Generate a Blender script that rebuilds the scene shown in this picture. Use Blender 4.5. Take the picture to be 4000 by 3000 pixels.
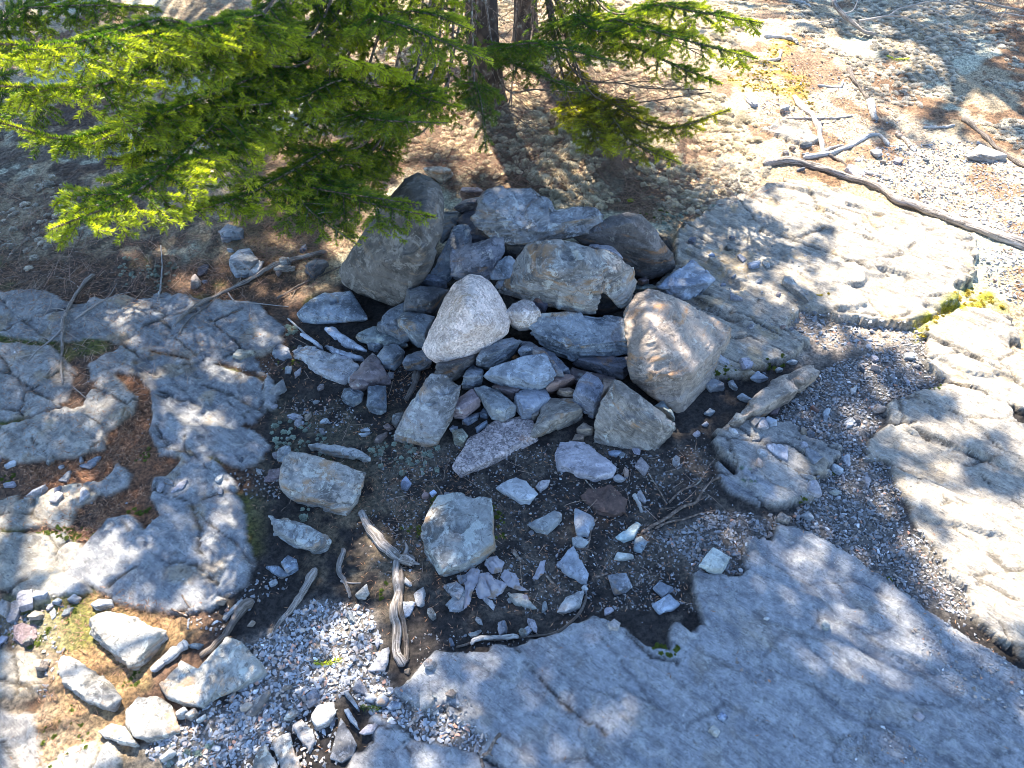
import bpy, bmesh, math, random
import numpy as np
from mathutils import Vector, Matrix
random.seed(5); RNG = np.random.default_rng(11)
for o in list(bpy.data.objects): bpy.data.objects.remove(o)
SC = bpy.context.scene; COL = SC.collection
# ------------------------------------------------------------ camera, sky, sun, exposure
CAM_H = 1.6; PITCH = math.radians(48); F = 3000.0
cam = bpy.data.cameras.new("camera"); camo = bpy.data.objects.new("camera", cam); COL.objects.link(camo)
camo.location = (0, 0, CAM_H); camo.rotation_euler = (math.pi/2 - PITCH, 0, 0)
cam.sensor_width = 36; cam.lens = 27; cam.clip_start = 0.02; cam.clip_end = 500
cam.dof.use_dof = True; cam.dof.focus_distance = 2.15; cam.dof.aperture_fstop = 8
SC.camera = camo
SUN_EL = math.radians(49); SUN_AZ = math.radians(17)          # sun behind the trees, a little to the left
TS = Vector((-math.sin(SUN_AZ)*math.cos(SUN_EL), math.cos(SUN_AZ)*math.cos(SUN_EL), math.sin(SUN_EL)))
w = bpy.data.worlds.new("World"); SC.world = w; w.use_nodes = True
nt = w.node_tree; bg = nt.nodes['Background']
sky = nt.nodes.new('ShaderNodeTexSky'); sky.sky_type = 'NISHITA'; sky.sun_disc = False
sky.sun_elevation = SUN_EL; sky.sun_rotation = -SUN_AZ; sky.air_density = 1.0; sky.dust_density = 0.1; sky.ozone_density = 4.0
nt.links.new(sky.outputs[0], bg.inputs[0]); bg.inputs[1].default_value = 0.125
sl = bpy.data.lights.new("sun", 'SUN'); sl.energy = 5.0; sl.angle = math.radians(0.53); sl.color = (1, 0.915, 0.78)
so = bpy.data.objects.new("sun", sl); COL.objects.link(so); so.rotation_euler = TS.to_track_quat('Z', 'Y').to_euler(); so.location = (-1, 4, 6)
SC.view_settings.view_transform = 'Standard'; SC.view_settings.look = 'None'; SC.view_settings.gamma = 1
SC.view_settings.exposure = 2.3
SC.render.engine = 'CYCLES'; SC.cycles.filter_width = 0.9

# ------------------------------------------------------------ photo frames -> ground points
FR = {'P': (0, 0, 1), 'A': (1100, 600, .5425), 'B': (2000, 600, .5425), 'C': (1000, 1100, .5425), 'D': (1600, 1400, .6027),
      'E': (0, 2000, .6027), 'F': (1000, 1900, .6629), 'G': (2200, 1900, .8137), 'H': (2700, 1000, .6629),
      'I': (0, 1000, .6629), 'J': (1400, 0, .7233), 'K': (2600, 0, .7231), 'L': (0, 0, .7233)}
cs, sn = math.cos(PITCH), math.sin(PITCH)
def ray(px, py):
    x = (px-2000)/F; u = (1500-py)/F
    return np.array([x, cs + u*sn, -sn + u*cs])
def at_z(px, py, z=0.0):
    d = ray(px, py); t = (z-CAM_H)/d[2]; return np.array([d[0]*t, d[1]*t, z])
def at_r(px, py, r):                                      # point at distance r from the eye
    d = ray(px, py); d = d/np.linalg.norm(d); return np.array([0, 0, CAM_H]) + d*r
def to_px(x, y, z=0.0):
    dz = z-CAM_H; f = y*cs - dz*sn; u = y*sn + dz*cs
    f = np.maximum(f, 0.05)
    return 2000 + F*x/f, 1500 - F*u/f
def pts(s):
    """'A 10,20,3 30,40 B 5,6,1' -> [(px,py,z in cm or 0)]"""
    fr = FR['P']; out = []
    for tk in s.split():
        if tk in FR: fr = FR[tk]; continue
        v = [float(a) for a in tk.split(',')]
        out.append((fr[0]+v[0]*fr[2], fr[1]+v[1]*fr[2], v[2] if len(v) > 2 else 0.0))
    return out
def gpoly(s): return np.array([at_z(a, b)[:2] for a, b, c in pts(s)])

# ------------------------------------------------------------ noise
def _h(ix, iy, iz, seed):
    n = (ix*374761393 + iy*668265263 + iz*2147483647 + seed*1274126177) & 0xFFFFFFFF
    n = ((n ^ (n >> 13))*1274126177) & 0xFFFFFFFF
    n = ((n ^ (n >> 16))*2246822519) & 0xFFFFFFFF
    return ((n ^ (n >> 15)) & 0xFFFFFF)/float(0xFFFFFF)
def vnoise(x, y, z=None, seed=0):
    if z is None: z = np.zeros_like(x)
    fx, fy, fz = np.floor(x), np.floor(y), np.floor(z)
    ix, iy, iz = fx.astype(np.int64), fy.astype(np.int64), fz.astype(np.int64)
    tx, ty, tz = x-fx, y-fy, z-fz
    tx = tx*tx*(3-2*tx); ty = ty*ty*(3-2*ty); tz = tz*tz*(3-2*tz)
    flat = not iz.any() and not tz.any()
    def pl(k):
        a = _h(ix, iy, iz+k, seed); b = _h(ix+1, iy, iz+k, seed); c = _h(ix, iy+1, iz+k, seed); d = _h(ix+1, iy+1, iz+k, seed)
        return (a*(1-tx)+b*tx)*(1-ty) + (c*(1-tx)+d*tx)*ty
    r = pl(0)
    if not flat: r = r*(1-tz) + pl(1)*tz
    return r*2-1
def fbm(x, y, z=None, octv=4, seed=0, gain=.5):
    s = 0; a = 1; tot = 0
    for i in range(octv):
        k = 2.03**i
        s = s + a*vnoise(x*k+17.3*i, y*k-9.1*i, None if z is None else z*k, seed+i); tot += a; a *= gain
    return s/tot
def sstep(a, b, x):
    t = np.clip((x-a)/(b-a), 0, 1); return t*t*(3-2*t)
def poly_sd(X, Y, P):
    """signed distance, positive inside"""
    n = len(P); d = np.full(X.shape, 1e9); ins = np.zeros(X.shape, bool)
    for i in range(n):
        ax, ay = P[i]; bx, by = P[(i+1) % n]; ex, ey = bx-ax, by-ay
        wx, wy = X-ax, Y-ay
        t = np.clip((wx*ex+wy*ey)/(ex*ex+ey*ey+1e-12), 0, 1)
        d = np.minimum(d, (wx-ex*t)**2+(wy-ey*t)**2)
        c = ((ay > Y) != (by > Y))
        if ey != 0: ins ^= c & (X < (Y-ay)/ey*ex+ax)
    d = np.sqrt(d); return np.where(ins, d, -d)
def line_d(X, Y, P):
    d = np.full(X.shape, 1e9)
    for i in range(len(P)-1):
        ax, ay = P[i]; bx, by = P[i+1]; ex, ey = bx-ax, by-ay; wx, wy = X-ax, Y-ay
        t = np.clip((wx*ex+wy*ey)/(ex*ex+ey*ey+1e-12), 0, 1)
        d = np.minimum(d, (wx-ex*t)**2+(wy-ey*t)**2)
    return np.sqrt(d)

# ------------------------------------------------------------ object helpers
def tag(o, label=None, cat=None, group=None, kind=None):
    for k, v in (('label', label), ('category', cat), ('group', group), ('kind', kind)):
        if v: o[k] = v
    return o
def empty(name, loc, label, cat, group=None):
    o = bpy.data.objects.new(name, None); COL.objects.link(o); o.location = loc
    o.empty_display_size = .1
    return tag(o, label, cat, group)
class MB:
    def __init__(s): s.v = []; s.f = {}; s.n = 0; s.c = []
    def add(s, v, f, mat=0, col=(1, 1, 1)):
        v = np.asarray(v, float).reshape(-1, 3); f = np.asarray(f, np.int64)
        s.v.append(v); s.f.setdefault((f.shape[1], mat), []).append(f+s.n); s.n += len(v)
        c = np.asarray(col, float)
        if c.ndim == 1: c = np.tile(c, (len(v), 1))
        s.c.append(c)
    def build(s, name, mats, parent=None, smooth=True, origin=None):
        me = bpy.data.meshes.new(name)
        V = np.concatenate(s.v); C = np.concatenate(s.c)
        if origin is not None: V = V-np.array(origin)
        elif parent is not None: V = V-np.array(parent.location)
        idx = []; tot = []; mt = []
        for (k, m), L in s.f.items():
            a = np.concatenate(L); idx.append(a.ravel()); tot.append(np.full(len(a), k)); mt.append(np.full(len(a), m))
        idx = np.concatenate(idx); tot = np.concatenate(tot); mt = np.concatenate(mt)
        me.vertices.add(len(V)); me.vertices.foreach_set('co', V.astype(np.float32).ravel())
        me.loops.add(len(idx)); me.loops.foreach_set('vertex_index', idx.astype(np.int32))
        me.polygons.add(len(tot)); st = np.concatenate([[0], np.cumsum(tot)[:-1]])
        me.polygons.foreach_set('loop_start', st.astype(np.int32))
        me.update(calc_edges=True)
        me.polygons.foreach_set('material_index', mt.astype(np.int32))
        me.polygons.foreach_set('use_smooth', np.full(len(tot), smooth))
        at = me.color_attributes.new('Col', 'FLOAT_COLOR', 'POINT')
        at.data.foreach_set('color', np.concatenate([C, np.ones((len(C), 1))], 1).astype(np.float32).ravel())
        for m in (mats if isinstance(mats, (list, tuple)) else [mats]): me.materials.append(m)
        me.validate()
        o = bpy.data.objects.new(name, me); COL.objects.link(o)
        if origin is not None: o.location = origin
        if parent is not None: o.parent = parent
        return o
def tube_geo(P, R, sides=8, rough=0.0, seed=0, cap=True):
    P = np.asarray(P, float); n = len(P); R = np.asarray(R, float)*np.ones(n)
    T = np.gradient(P, axis=0); T /= np.linalg.norm(T, axis=1)[:, None]+1e-9
    ref = np.array([0, 0, 1.0]) if abs(T[:, 2]).mean() < .8 else np.array([1.0, 0, 0])
    U = np.cross(T, ref); U /= np.linalg.norm(U, axis=1)[:, None]+1e-9; W = np.cross(U, T)
    a = np.linspace(0, 2*np.pi, sides, endpoint=False)
    d = U[:, None]*np.cos(a)[None, :, None] + W[:, None]*np.sin(a)[None, :, None]
    r = R[:, None]*np.ones((n, sides))
    if rough:
        s = np.cumsum(np.r_[0, np.linalg.norm(np.diff(P, axis=0), axis=1)])
        k = 1/(R.mean()*2.2)
        r = r*(1+rough*fbm(np.cos(a)[None]*1.6+0*s[:, None], np.sin(a)[None]*1.6+0*s[:, None], (s*k*.6)[:, None]+0*a[None], 3, seed)
               + rough*.7*fbm(np.cos(a)[None]*4+0*s[:, None], np.sin(a)[None]*4+0*s[:, None], (s*k*.35)[:, None]+0*a[None], 2, seed+9))
    V = (P[:, None]+d*r[..., None]).reshape(-1, 3)
    i = np.arange(n-1)[:, None]*sides; j = np.arange(sides)[None]; j2 = (j+1) % sides
    Fq = np.stack([i+j, i+j2, i+sides+j2, i+sides+j], -1).reshape(-1, 4)
    return V, Fq
def spline(P, n):
    P = np.asarray(P, float); m = len(P)
    if m == 2: return P[0]+(P[1]-P[0])*np.linspace(0, 1, n)[:, None]
    Q = np.vstack([2*P[0]-P[1], P, 2*P[-1]-P[-2]]); out = []
    for t in np.linspace(0, m-1-1e-6, n):
        i = int(t); u = t-i; a, b, c, d = Q[i:i+4]
        out.append(.5*((2*b)+(-a+c)*u+(2*a-5*b+4*c-d)*u*u+(-a+3*b-3*c+d)*u**3))
    return np.array(out)

# ------------------------------------------------------------ material helpers
def mat_new(name):
    m = bpy.data.materials.new(name); m.use_nodes = True; t = m.node_tree
    return m, t, t.nodes['Principled BSDF']
class N:
    def __init__(s, t): s.t = t
    def n(s, typ, **k):
        x = s.t.nodes.new(typ)
        for a, b in k.items(): setattr(x, a, b)
        return x
    def link(s, a, b): s.t.links.new(a, b)
    def noise(s, vec, scale, det=6, rough=.6, dist=0.0):
        x = s.n('ShaderNodeTexNoise'); s.link(vec, x.inputs['Vector']); x.inputs['Scale'].default_value = scale
        x.inputs['Detail'].default_value = det; x.inputs['Roughness'].default_value = rough; x.inputs['Distortion'].default_value = dist
        return x.outputs['Fac']
    def voro(s, vec, scale, out='Distance', feat='F1', rnd=1.0):
        x = s.n('ShaderNodeTexVoronoi'); x.feature = feat; s.link(vec, x.inputs['Vector']); x.inputs['Scale'].default_value = scale
        x.inputs['Randomness'].default_value = rnd
        return x.outputs[out]
    def ramp(s, fac, a, b, c0=0.0, c1=1.0):
        x = s.n('ShaderNodeMapRange'); x.interpolation_type = 'SMOOTHSTEP'; s.link(fac, x.inputs[0])
        for i, v in zip((1, 2, 3, 4), (a, b, c0, c1)): x.inputs[i].default_value = v
        return x.outputs[0]
    def math(s, op, a, b=None):
        x = s.n('ShaderNodeMath', operation=op)
        for i, v in enumerate((a, b)):
            if v is None: continue
            if isinstance(v, (int, float)): x.inputs[i].default_value = v
            else: s.link(v, x.inputs[i])
        return x.outputs[0]
    def mix(s, fac, a, b, mode='MIX'):
        x = s.n('ShaderNodeMix', data_type='RGBA', blend_type=mode)
        for sock, v in ((x.inputs[0], fac), (x.inputs[6], a), (x.inputs[7], b)):
            if isinstance(v, (int, float)): sock.default_value = v
            elif isinstance(v, tuple): sock.default_value = (*v, 1)
            else: s.link(v, sock)
        return x.outputs[2]
    def bump(s, h, st, dist, nrm=None):
        x = s.n('ShaderNodeBump'); s.link(h, x.inputs['Height']); x.inputs['Strength'].default_value = st; x.inputs['Distance'].default_value = dist
        if nrm: s.link(nrm, x.inputs['Normal'])
        return x.outputs[0]
    def scale(s, vec, sc):
        x = s.n('ShaderNodeMapping'); s.link(vec, x.inputs[0]); x.inputs[3].default_value = sc; return x.outputs[0]
def rock_material(name, base, dark, stain=(.3, .16, .07), stain_amt=.25, lichen=.25, lich_col=(.42, .42, .38), speck=0.0, speck_dark=(.08, .07, .07), strata=1.0, rough=.72):
    m, t, p = mat_new(name); q = N(t)
    a = q.n('ShaderNodeAttribute', attribute_name='sc').outputs['Vector']
    st = q.scale(a, (1.5, 1.5, 6.5))
    n1 = q.noise(a, 9, 8, .68); n2 = q.noise(st, 14, 8, .7, 1.4); n3 = q.noise(a, 130, 4, .7)
    dark = tuple(d*.72 for d in dark); c = q.mix(q.ramp(n1, .38, .60), dark, base)
    c = q.mix(q.math('MULTIPLY', q.ramp(n2, .47, .60), .40*strata), c, tuple(min(1, b*1.45) for b in base))
    c = q.mix(q.math('MULTIPLY', q.ramp(q.noise(st, 24, 6, .7, 1.6), .57, .64), .55*strata), c, tuple(d*.6 for d in dark))
    if stain_amt: c = q.mix(q.math('MULTIPLY', q.ramp(q.noise(st, 5, 5, .65, .4), .62-.25*stain_amt, .74-.2*stain_amt), .8), c, stain)
    c = q.mix(q.math('MULTIPLY', q.ramp(q.noise(a, 24, 8, .78, .8), .53, .60), .6), c, tuple(min(1, b*1.6) for b in base))
    c = q.mix(q.math('MULTIPLY', q.ramp(q.noise(a, 40, 7, .75, .6), .57, .63), .7), c, tuple(d*.55 for d in dark))
    if lichen:
        l = q.ramp(q.noise(a, 22, 7, .72, .5), .62-.2*lichen, .66-.2*lichen)
        c = q.mix(q.math('MULTIPLY', l, .65), c, lich_col)
    if speck:
        v = q.n('ShaderNodeTexVoronoi'); q.link(a, v.inputs['Vector']); v.inputs['Scale'].default_value = 230
        sp = q.n('ShaderNodeSeparateColor'); q.link(v.outputs['Color'], sp.inputs[0])
        c = q.mix(q.math('MULTIPLY', q.ramp(sp.outputs[0], .55, .75), speck), c, speck_dark)
        c = q.mix(q.math('MULTIPLY', q.ramp(sp.outputs[1], .6, .8), speck*.7), c, tuple(min(.85, b*1.5) for b in base))
    c = q.mix(.8, c, q.mix(n3, (.4, .4, .4), (1.6, 1.6, 1.6)), 'MULTIPLY')
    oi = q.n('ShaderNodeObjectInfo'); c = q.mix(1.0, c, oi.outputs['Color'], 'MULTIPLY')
    q.link(c, p.inputs['Base Color']); p.inputs['Roughness'].default_value = rough; p.inputs['Specular IOR Level'].default_value = .4
    b = q.bump(n2, min(1, .4*strata+.1), .007); b = q.bump(n3, .7, .002, b); b = q.bump(q.noise(a, 45, 6, .75), .8, .006, b)
    q.link(b, p.inputs['Normal']); return m
def col_material(name, rough=.9, bump=0.0, bscale=300, trans=0.0, vary=.5, vscale=120):
    m, t, p = mat_new(name); q = N(t)
    c = q.n('ShaderNodeVertexColor', layer_name='Col').outputs[0]
    geo = q.n('ShaderNodeTexCoord').outputs['Object']
    n = q.noise(geo, vscale, 4, .6)
    c = q.mix(vary, c, q.mix(n, (.4, .4, .4), (1.6, 1.6, 1.6)), 'MULTIPLY')
    q.link(c, p.inputs['Base Color']); p.inputs['Roughness'].default_value = rough; p.inputs['Specular IOR Level'].default_value = .3
    if bump: q.link(q.bump(q.noise(geo, bscale, 4, .6), bump, .002), p.inputs['Normal'])
    if trans:
        tr = q.n('ShaderNodeBsdfTranslucent'); q.link(c, tr.inputs[0])
        mx = q.n('ShaderNodeMixShader'); mx.inputs[0].default_value = trans
        q.link(p.outputs[0], mx.inputs[1]); q.link(tr.outputs[0], mx.inputs[2]); q.link(mx.outputs[0], t.nodes['Material Output'].inputs[0])
    return m
def root_material(name, c0, c1):
    m, t, p = mat_new(name); q = N(t); gc = q.n('ShaderNodeVertexColor', layer_name='Col').outputs[0]; co = q.n('ShaderNodeTexCoord').outputs['Object']
    g = q.scale(gc, (260, 260, 28)); n = q.noise(g, 1.0, 7, .7, .5); v = q.noise(q.scale(gc, (420, 420, 12)), 1.0, 4, .6)
    c = q.mix(q.ramp(n, .36, .62), c0, c1); c = q.mix(q.math('MULTIPLY', q.ramp(v, .54, .60), .8), c, tuple(x*.35 for x in c0)); c = q.mix(q.math('MULTIPLY', q.ramp(q.noise(co, 70, 5, .7), .57, .62), .45), c, tuple(min(.8, x*1.5) for x in c1))
    q.link(c, p.inputs['Base Color']); p.inputs['Roughness'].default_value = .9
    b = q.bump(n, .8, .004); b = q.bump(v, 1.0, .004, b); q.link(b, p.inputs['Normal']); return m
def bark_material(name, c0, c1, sc=(60, 60, 14), bump=.8):
    m, t, p = mat_new(name); q = N(t)
    co = q.n('ShaderNodeTexCoord').outputs['Object']; s = q.scale(co, sc)
    n = q.noise(s, 1.0, 6, .65, .6); v = q.voro(s, .9)
    c = q.mix(q.ramp(n, .3, .7), c0, c1); c = q.mix(q.ramp(v, .1, .7), c, tuple(x*.55 for x in c0))
    c = q.mix(q.math('MULTIPLY', q.ramp(q.noise(co, 22, 5, .7), .58, .64), .5), c, (.3, .31, .26))
    q.link(c, p.inputs['Base Color']); p.inputs['Roughness'].default_value = .9
    b = q.bump(n, bump, .006); b = q.bump(v, bump*.5, .006, b); q.link(b, p.inputs['Normal']); return m
# ------------------------------------------------------------ terrain: bedrock plates, soil, litter in one sheet
def axis(a, b, fine, far):
    c = list(np.arange(a, b, fine)); g = fine
    while c[-1] < far: g *= 1.12; c.append(c[-1]+g)
    g = fine
    lo = []; x = a
    while x > -far: g *= 1.12; x -= g; lo.append(x)
    return np.array(lo[::-1]+c)
XS = axis(-2.5, 2.9, .0052, 60); YS = axis(.3, 4.7, .0052, 60)
X, Y = np.meshgrid(XS, YS)
wx = X + .007*fbm(X*22, Y*22, None, 4, 3, .7)
wy = Y + .007*fbm(X*22, Y*22, None, 4, 4, .7)
near = sstep(9, 5, np.hypot(X, Y-2))
H = .025*fbm(X*1.1, Y*1.1, None, 3, 21) + .006*fbm(X*9, Y*9, None, 3, 22)
H = H + (.35*fbm(X*.12, Y*.12, None, 3, 23))*(1-near)
pile = np.exp(-((X-.05)**2+(Y-1.6)**2)/.6)
H = H*(1-.8*pile)
FD = np.array([.80, -.60]); U_ = X*FD[0]+Y*FD[1]; V_ = -X*FD[1]+Y*FD[0]      # foliation runs down to the right
fol = fbm(U_*5+.7*fbm(U_*3, V_*6, None, 2, 35), V_*46, None, 4, 31, .6); fol2 = fbm(U_*2.0, V_*16, None, 3, 32)
fj = fbm(U_*9, V_*38, None, 3, 37, .6); pit = fbm(X*55, Y*55, None, 3, 41); lump = fbm(X*7, Y*7, None, 4, 42)
f1 = fbm(X*25, Y*25, None, 4, 51); f2 = fbm(X*3.1, Y*3.1, None, 4, 52); f3 = fbm(X*90, Y*90, None, 3, 53)
Cc = np.empty(X.shape+(3,)); rockw = np.zeros(X.shape)
def blend(mask, col, var=None):
    global Cc
    col = np.array(col, float)
    if var is not None: col = col*(1+var[..., None])
    Cc = Cc*(1-mask[..., None]) + col*mask[..., None]
Cc[:] = np.array([.30, .24, .155]); Cc *= (1+.35*f1+.3*f2)[..., None]
H += .008*lump+.006*f1
blend(sstep(.05, .25, f2+.4*f1), (.15, .09, .05), .4*f3)                     # brown litter in the lichen heath
blend(sstep(.1, .3, fbm(X*6, Y*6, None, 4, 61)), (.36, .35, .26), .3*f3)
def zone(s, soft=.02): return sstep(-soft, soft, poly_sd(wx, wy, gpoly(s)))
soilz = zone('P -1600,1180 700,1140 1150,1180 1500,1000 2600,900 2850,1200 3060,1380 3500,1330 3780,1240 4300,1750 5300,2600 5300,3700 -2500,3700', .03)
blend(soilz, (.026, .022, .020), .5*f3+.3*f1); H = H*(1-.6*soilz)
lz = zone('P -1600,1020 500,1000 1150,1020 1230,1180 1000,1500 1000,2150 830,2350 850,3300 -2500,3400', .04)
blend(lz*.9, (.095, .055, .034), .5*f3+.3*f1)
mossn = fbm(X*5, Y*5, None, 3, 71)
mz = lz*sstep(.08, .3, mossn); blend(mz, (.075, .085, .018), .4*f3)
dk = zone('P -1500,150 300,400 900,900 1150,1100 700,1180 -1600,1150', .06); blend(dk*.85*sstep(-.3, .1, f1+.5*f2), (.06, .042, .032), .5*f3+.3*f1)
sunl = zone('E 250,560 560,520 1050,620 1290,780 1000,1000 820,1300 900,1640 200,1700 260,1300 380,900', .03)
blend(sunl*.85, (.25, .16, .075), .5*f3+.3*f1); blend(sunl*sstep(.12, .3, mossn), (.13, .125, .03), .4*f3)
creme = zone('J 800,-300 2300,-300 1950,350 2150,800 1900,560 1600,620 1000,500 700,300', .08); blend(creme*.8*sstep(-.4, 0, f1), (.36, .30, .21), .5*f3+.4*f1); hth = zone('J -200,250 900,100 1600,250 2000,480 2150,800 1900,1150 1350,1150 900,1050 300,950 -300,900', .06); blend(hth*.85*sstep(-.5, 0, f1), (.115, .078, .05), .5*f3+.4*f1)
path = zone('K 500,60 800,120 1000,400 1350,640 1700,760 2300,1000 2300,1450 1600,1230 1150,1000 850,880 300,880 200,500', .06)
blend(path, (.36, .30, .215), .35*f3+.3*f1); blend(path*sstep(.05, .25, fbm(X*8, Y*8, None, 3, 75)), (.20, .13, .08), .3*f3)
ymz = zone('K 330,440 360,360 520,330 560,230 680,210 740,250 600,330 760,430 820,610 700,560 560,500 400,500', .04)
blend(ymz*sstep(-.25, .1, f1)*.8, (.36, .22, .03), .3*f3)
gm = zone('H 1300,400 1420,310 1560,240 1640,150 1760,200 1860,330 1720,320 1550,340 1450,400 1370,480 1340,500', .02)
grit = zone('F -150,930 100,850 180,760 350,650 560,690 690,720 720,830 720,1040 760,1100 800,1200 930,1260 1120,1290 1180,1390 1300,1430 1400,1500 1340,1590 1280,1590 1000,1510 720,1395 560,1190 480,1250 330,1290 200,1400 100,1500 -50,1620 -250,1659 -600,1659 -700,1540 -400,1380 -300,1300 -150,1300', .02); blend(grit*.9, (.15, .14, .13), .5*f3+.3*f1)
grit2 = zone('H 640,800 760,700 900,620 1100,560 1350,440 1390,600 1500,770 1160,860 1140,1010 1050,1080 1040,1200 1170,1240 1250,1450 1300,1659 G 1690,130 1720,240 1830,400 2200,700 1930,620 1720,600 1560,475 1420,385 1180,258 1040,215 900,285 880,420 830,480 650,440 560,330 450,250 560,190 700,130 H 560,1540 720,1400 720,1310 870,1200 690,1110 560,1005 500,960 560,880', .03); blend(grit2*.85, (.11, .105, .10), .5*f3+.3*f1)
br = zone('F 380,60 980,60 980,330 1000,520 840,720 560,700 300,500', .05); blend(br*.75*sstep(-.4, .1, f1), (.13, .10, .065), .5*f3+.3*f1)
br2 = zone('C 0,850 1100,950 1300,1200 1250,1659 0,1659', .06); blend(br2*.6*sstep(-.2, .2, f1), (.085, .075, .05), .5*f3+.3*f1)
sp = zone('D -200,500 2157,500 2157,1750 -200,1750', .06); blend(sp*.6*sstep(-.05, .25, f1+.5*fbm(X*11, Y*11, None, 3, 88)), (.085, .072, .058), .5*f3)
lo = zone('E -300,580 330,540 420,820 330,1200 420,1330 900,1480 1300,1350 1400,1800 -300,1800', .05); blend(lo*.5*sstep(-.2, .2, f2+f1), (.26, .23, .17), .4*f3)
by = zone('A -300,-100 1050,-100 780,250 580,700 200,850 -300,850', .06); blend(by*.8, (.15, .10, .05), .5*f3+.4*f1)
cs_ = 'I 690,700 800,720 870,800 890,950 870,1050 930,1200 1000,1190 1060,1210 980,1290 900,1290 880,1430 930,1540 860,1600 780,1510 640,1540 520,1659 440,1659 560,1560 640,1440 780,1370 800,1290 690,1210 600,1330 430,1330 130,1420 130,1240 480,1200 640,1150 650,1050 800,950 830,840'
CHAN = gpoly(cs_); chz = zone(cs_, .015); blend(chz, (.15, .07, .035), .5*f3+.3*f1); blend(chz*sstep(.1, .3, mossn), (.075, .085, .018), .4*f3)
fr_ = zone('H 480,560 560,280 800,240 1250,330 1400,420 1100,560 820,600 700,680', .04); blend(fr_*.85, (.22, .19, .16), .5*f3+.4*f1)
# bedrock plates: outline, height, colour, foliation, roughness
GREY = (.265, .268, .28); PALE = (.34, .315, .275); WARM = (.36, .315, .25)
plates = [
 ('F 850,1220 930,1170 1000,1060 1080,1010 1340,1000 1400,960 1560,950 1740,900 1961,810 G 0,705 130,650 280,712 400,812 540,825 545,700 625,760 680,680 650,560 650,440 830,490 900,430 895,290 1010,300 1040,230 1180,260 1420,390 1560,480 1720,600 2000,790 2212,910 2600,1200 2900,2200 300,2200 -400,1800 F 1500,1660 1340,1590 1400,1500 1300,1420 1180,1380 1130,1290 1000,1300', .030, GREY, .5, .35),
 ('F 700,1400 780,1440 1000,1510 1290,1600 1500,1740 1700,2100 200,2200 580,1659 590,1600 670,1590 690,1500', .022, GREY, .2, .3),
 ('I 550,1659 640,1560 780,1510 830,1570 860,1600 930,1540 970,1490 890,1440 890,1300 960,1270 1040,1210 1200,1200 1330,1330 1440,1470 1450,1659 E 1590,200 1650,350 1600,450 1450,560 1380,600 1300,590 1200,640 1000,610 750,560 600,500 400,490 500,300', .034, (.235, .235, .24), .35, .8),
 ('I 830,560 960,580 1220,620 1400,680 1560,760 1600,850 1560,930 1440,1000 1570,1130 1540,1200 1430,1230 1300,1180 1100,1190 960,1230 900,1100 870,950 870,800 780,720', .030, (.225, .225, .23), .6, .8),
 ('I 830,280 960,250 1200,280 1500,310 1650,430 1620,520 1500,600 1560,700 1400,660 1220,600 960,560 850,540 760,560 660,480 720,400', .020, (.22, .22, .225), .5, .7),
 ('I 520,820 600,740 700,740 830,840 800,950 650,1050 640,1150 560,1180 480,1200 440,1160 200,1240 50,1180 -300,1160 -400,1040 0,1040 200,1000 350,950 500,900', .030, (.30, .275, .24), .3, .8),
 ('I -300,500 0,540 150,560 300,560 420,700 380,850 200,930 0,960 -300,950', .018, (.25, .23, .21), .3, .8),
 ('I -300,260 200,230 420,300 700,270 850,300 760,420 690,500 560,480 400,500 200,470 0,440 -300,430', .02, (.23, .22, .21), .2, .9),
 ('I 560,640 700,560 800,600 760,700 660,720 560,720', .016, (.24, .23, .22), .2, .9),
 ('I -300,1500 0,1440 250,1340 430,1320 580,1400 540,1440 440,1500 400,1620 300,1570 100,1610 -300,1560', .026, WARM, .3, .7),
 ('I 480,1240 580,1230 620,1290 680,1220 790,1210 830,1290 770,1370 680,1400 560,1360 510,1290', .030, (.25, .24, .23), .2, .8),
 ('E -500,160 180,150 400,170 510,220 480,320 420,400 300,530 200,560 0,520 -500,500', .028, (.30, .27, .22), .2, .7),
 ('E -500,870 0,870 100,900 250,930 280,1000 250,1060 270,1120 250,1170 0,1230 -500,1260', .030, WARM, .5, .5),
 ('E -500,1290 0,1260 230,1330 270,1500 285,1800 -500,1900', .034, (.28, .26, .24), .6, .5),
 ('E 330,1620 450,1540 600,1500 720,1660 700,1800 300,1900', .02, PALE, .5, .6),
 ('B 1180,560 1350,500 1480,390 K 560,1020 700,1000 950,1040 1200,1150 1350,1180 1640,1330 1650,1480 1570,1560 H 1550,150 1540,290 1350,370 1200,400 1000,380 850,380 780,340 640,330 540,440 680,520 620,600 430,655 270,700 100,715 0,600 -150,450 -200,200 B 1180,800', .034, (.33, .29, .235), 1.0, .9),
 ('H 1380,440 1560,330 1750,350 1870,420 1890,560 2000,640 2700,1000 2700,1300 1961,900 1840,860 1700,805 1500,770 1380,600', .034, WARM, 1.0, .6),
 ('H 1160,870 1300,830 1480,790 1700,815 1850,890 1890,980 1961,1050 2600,1400 2600,2300 G 2212,860 1960,620 1960,520 1820,400 1700,230 1650,150 1690,0 H 1290,1500 1200,1360 1160,1230 1030,1200 1050,1130 1090,1080 1160,1020', .032, (.34, .30, .245), .8, .5),
 ('H 130,1100 220,1030 340,990 460,1010 560,1020 690,1120 880,1190 800,1290 710,1310 700,1400 560,1450 440,1440 300,1310 150,1170', .036, (.29, .275, .255), .9, .6),
 ('H 150,1240 260,1330 440,1420 380,1455 220,1385', .028, GREY, .8, .6),
 ('K 530,700 640,660 730,690 800,760 740,770 600,730', .02, PALE, 1, .5),
]
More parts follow.
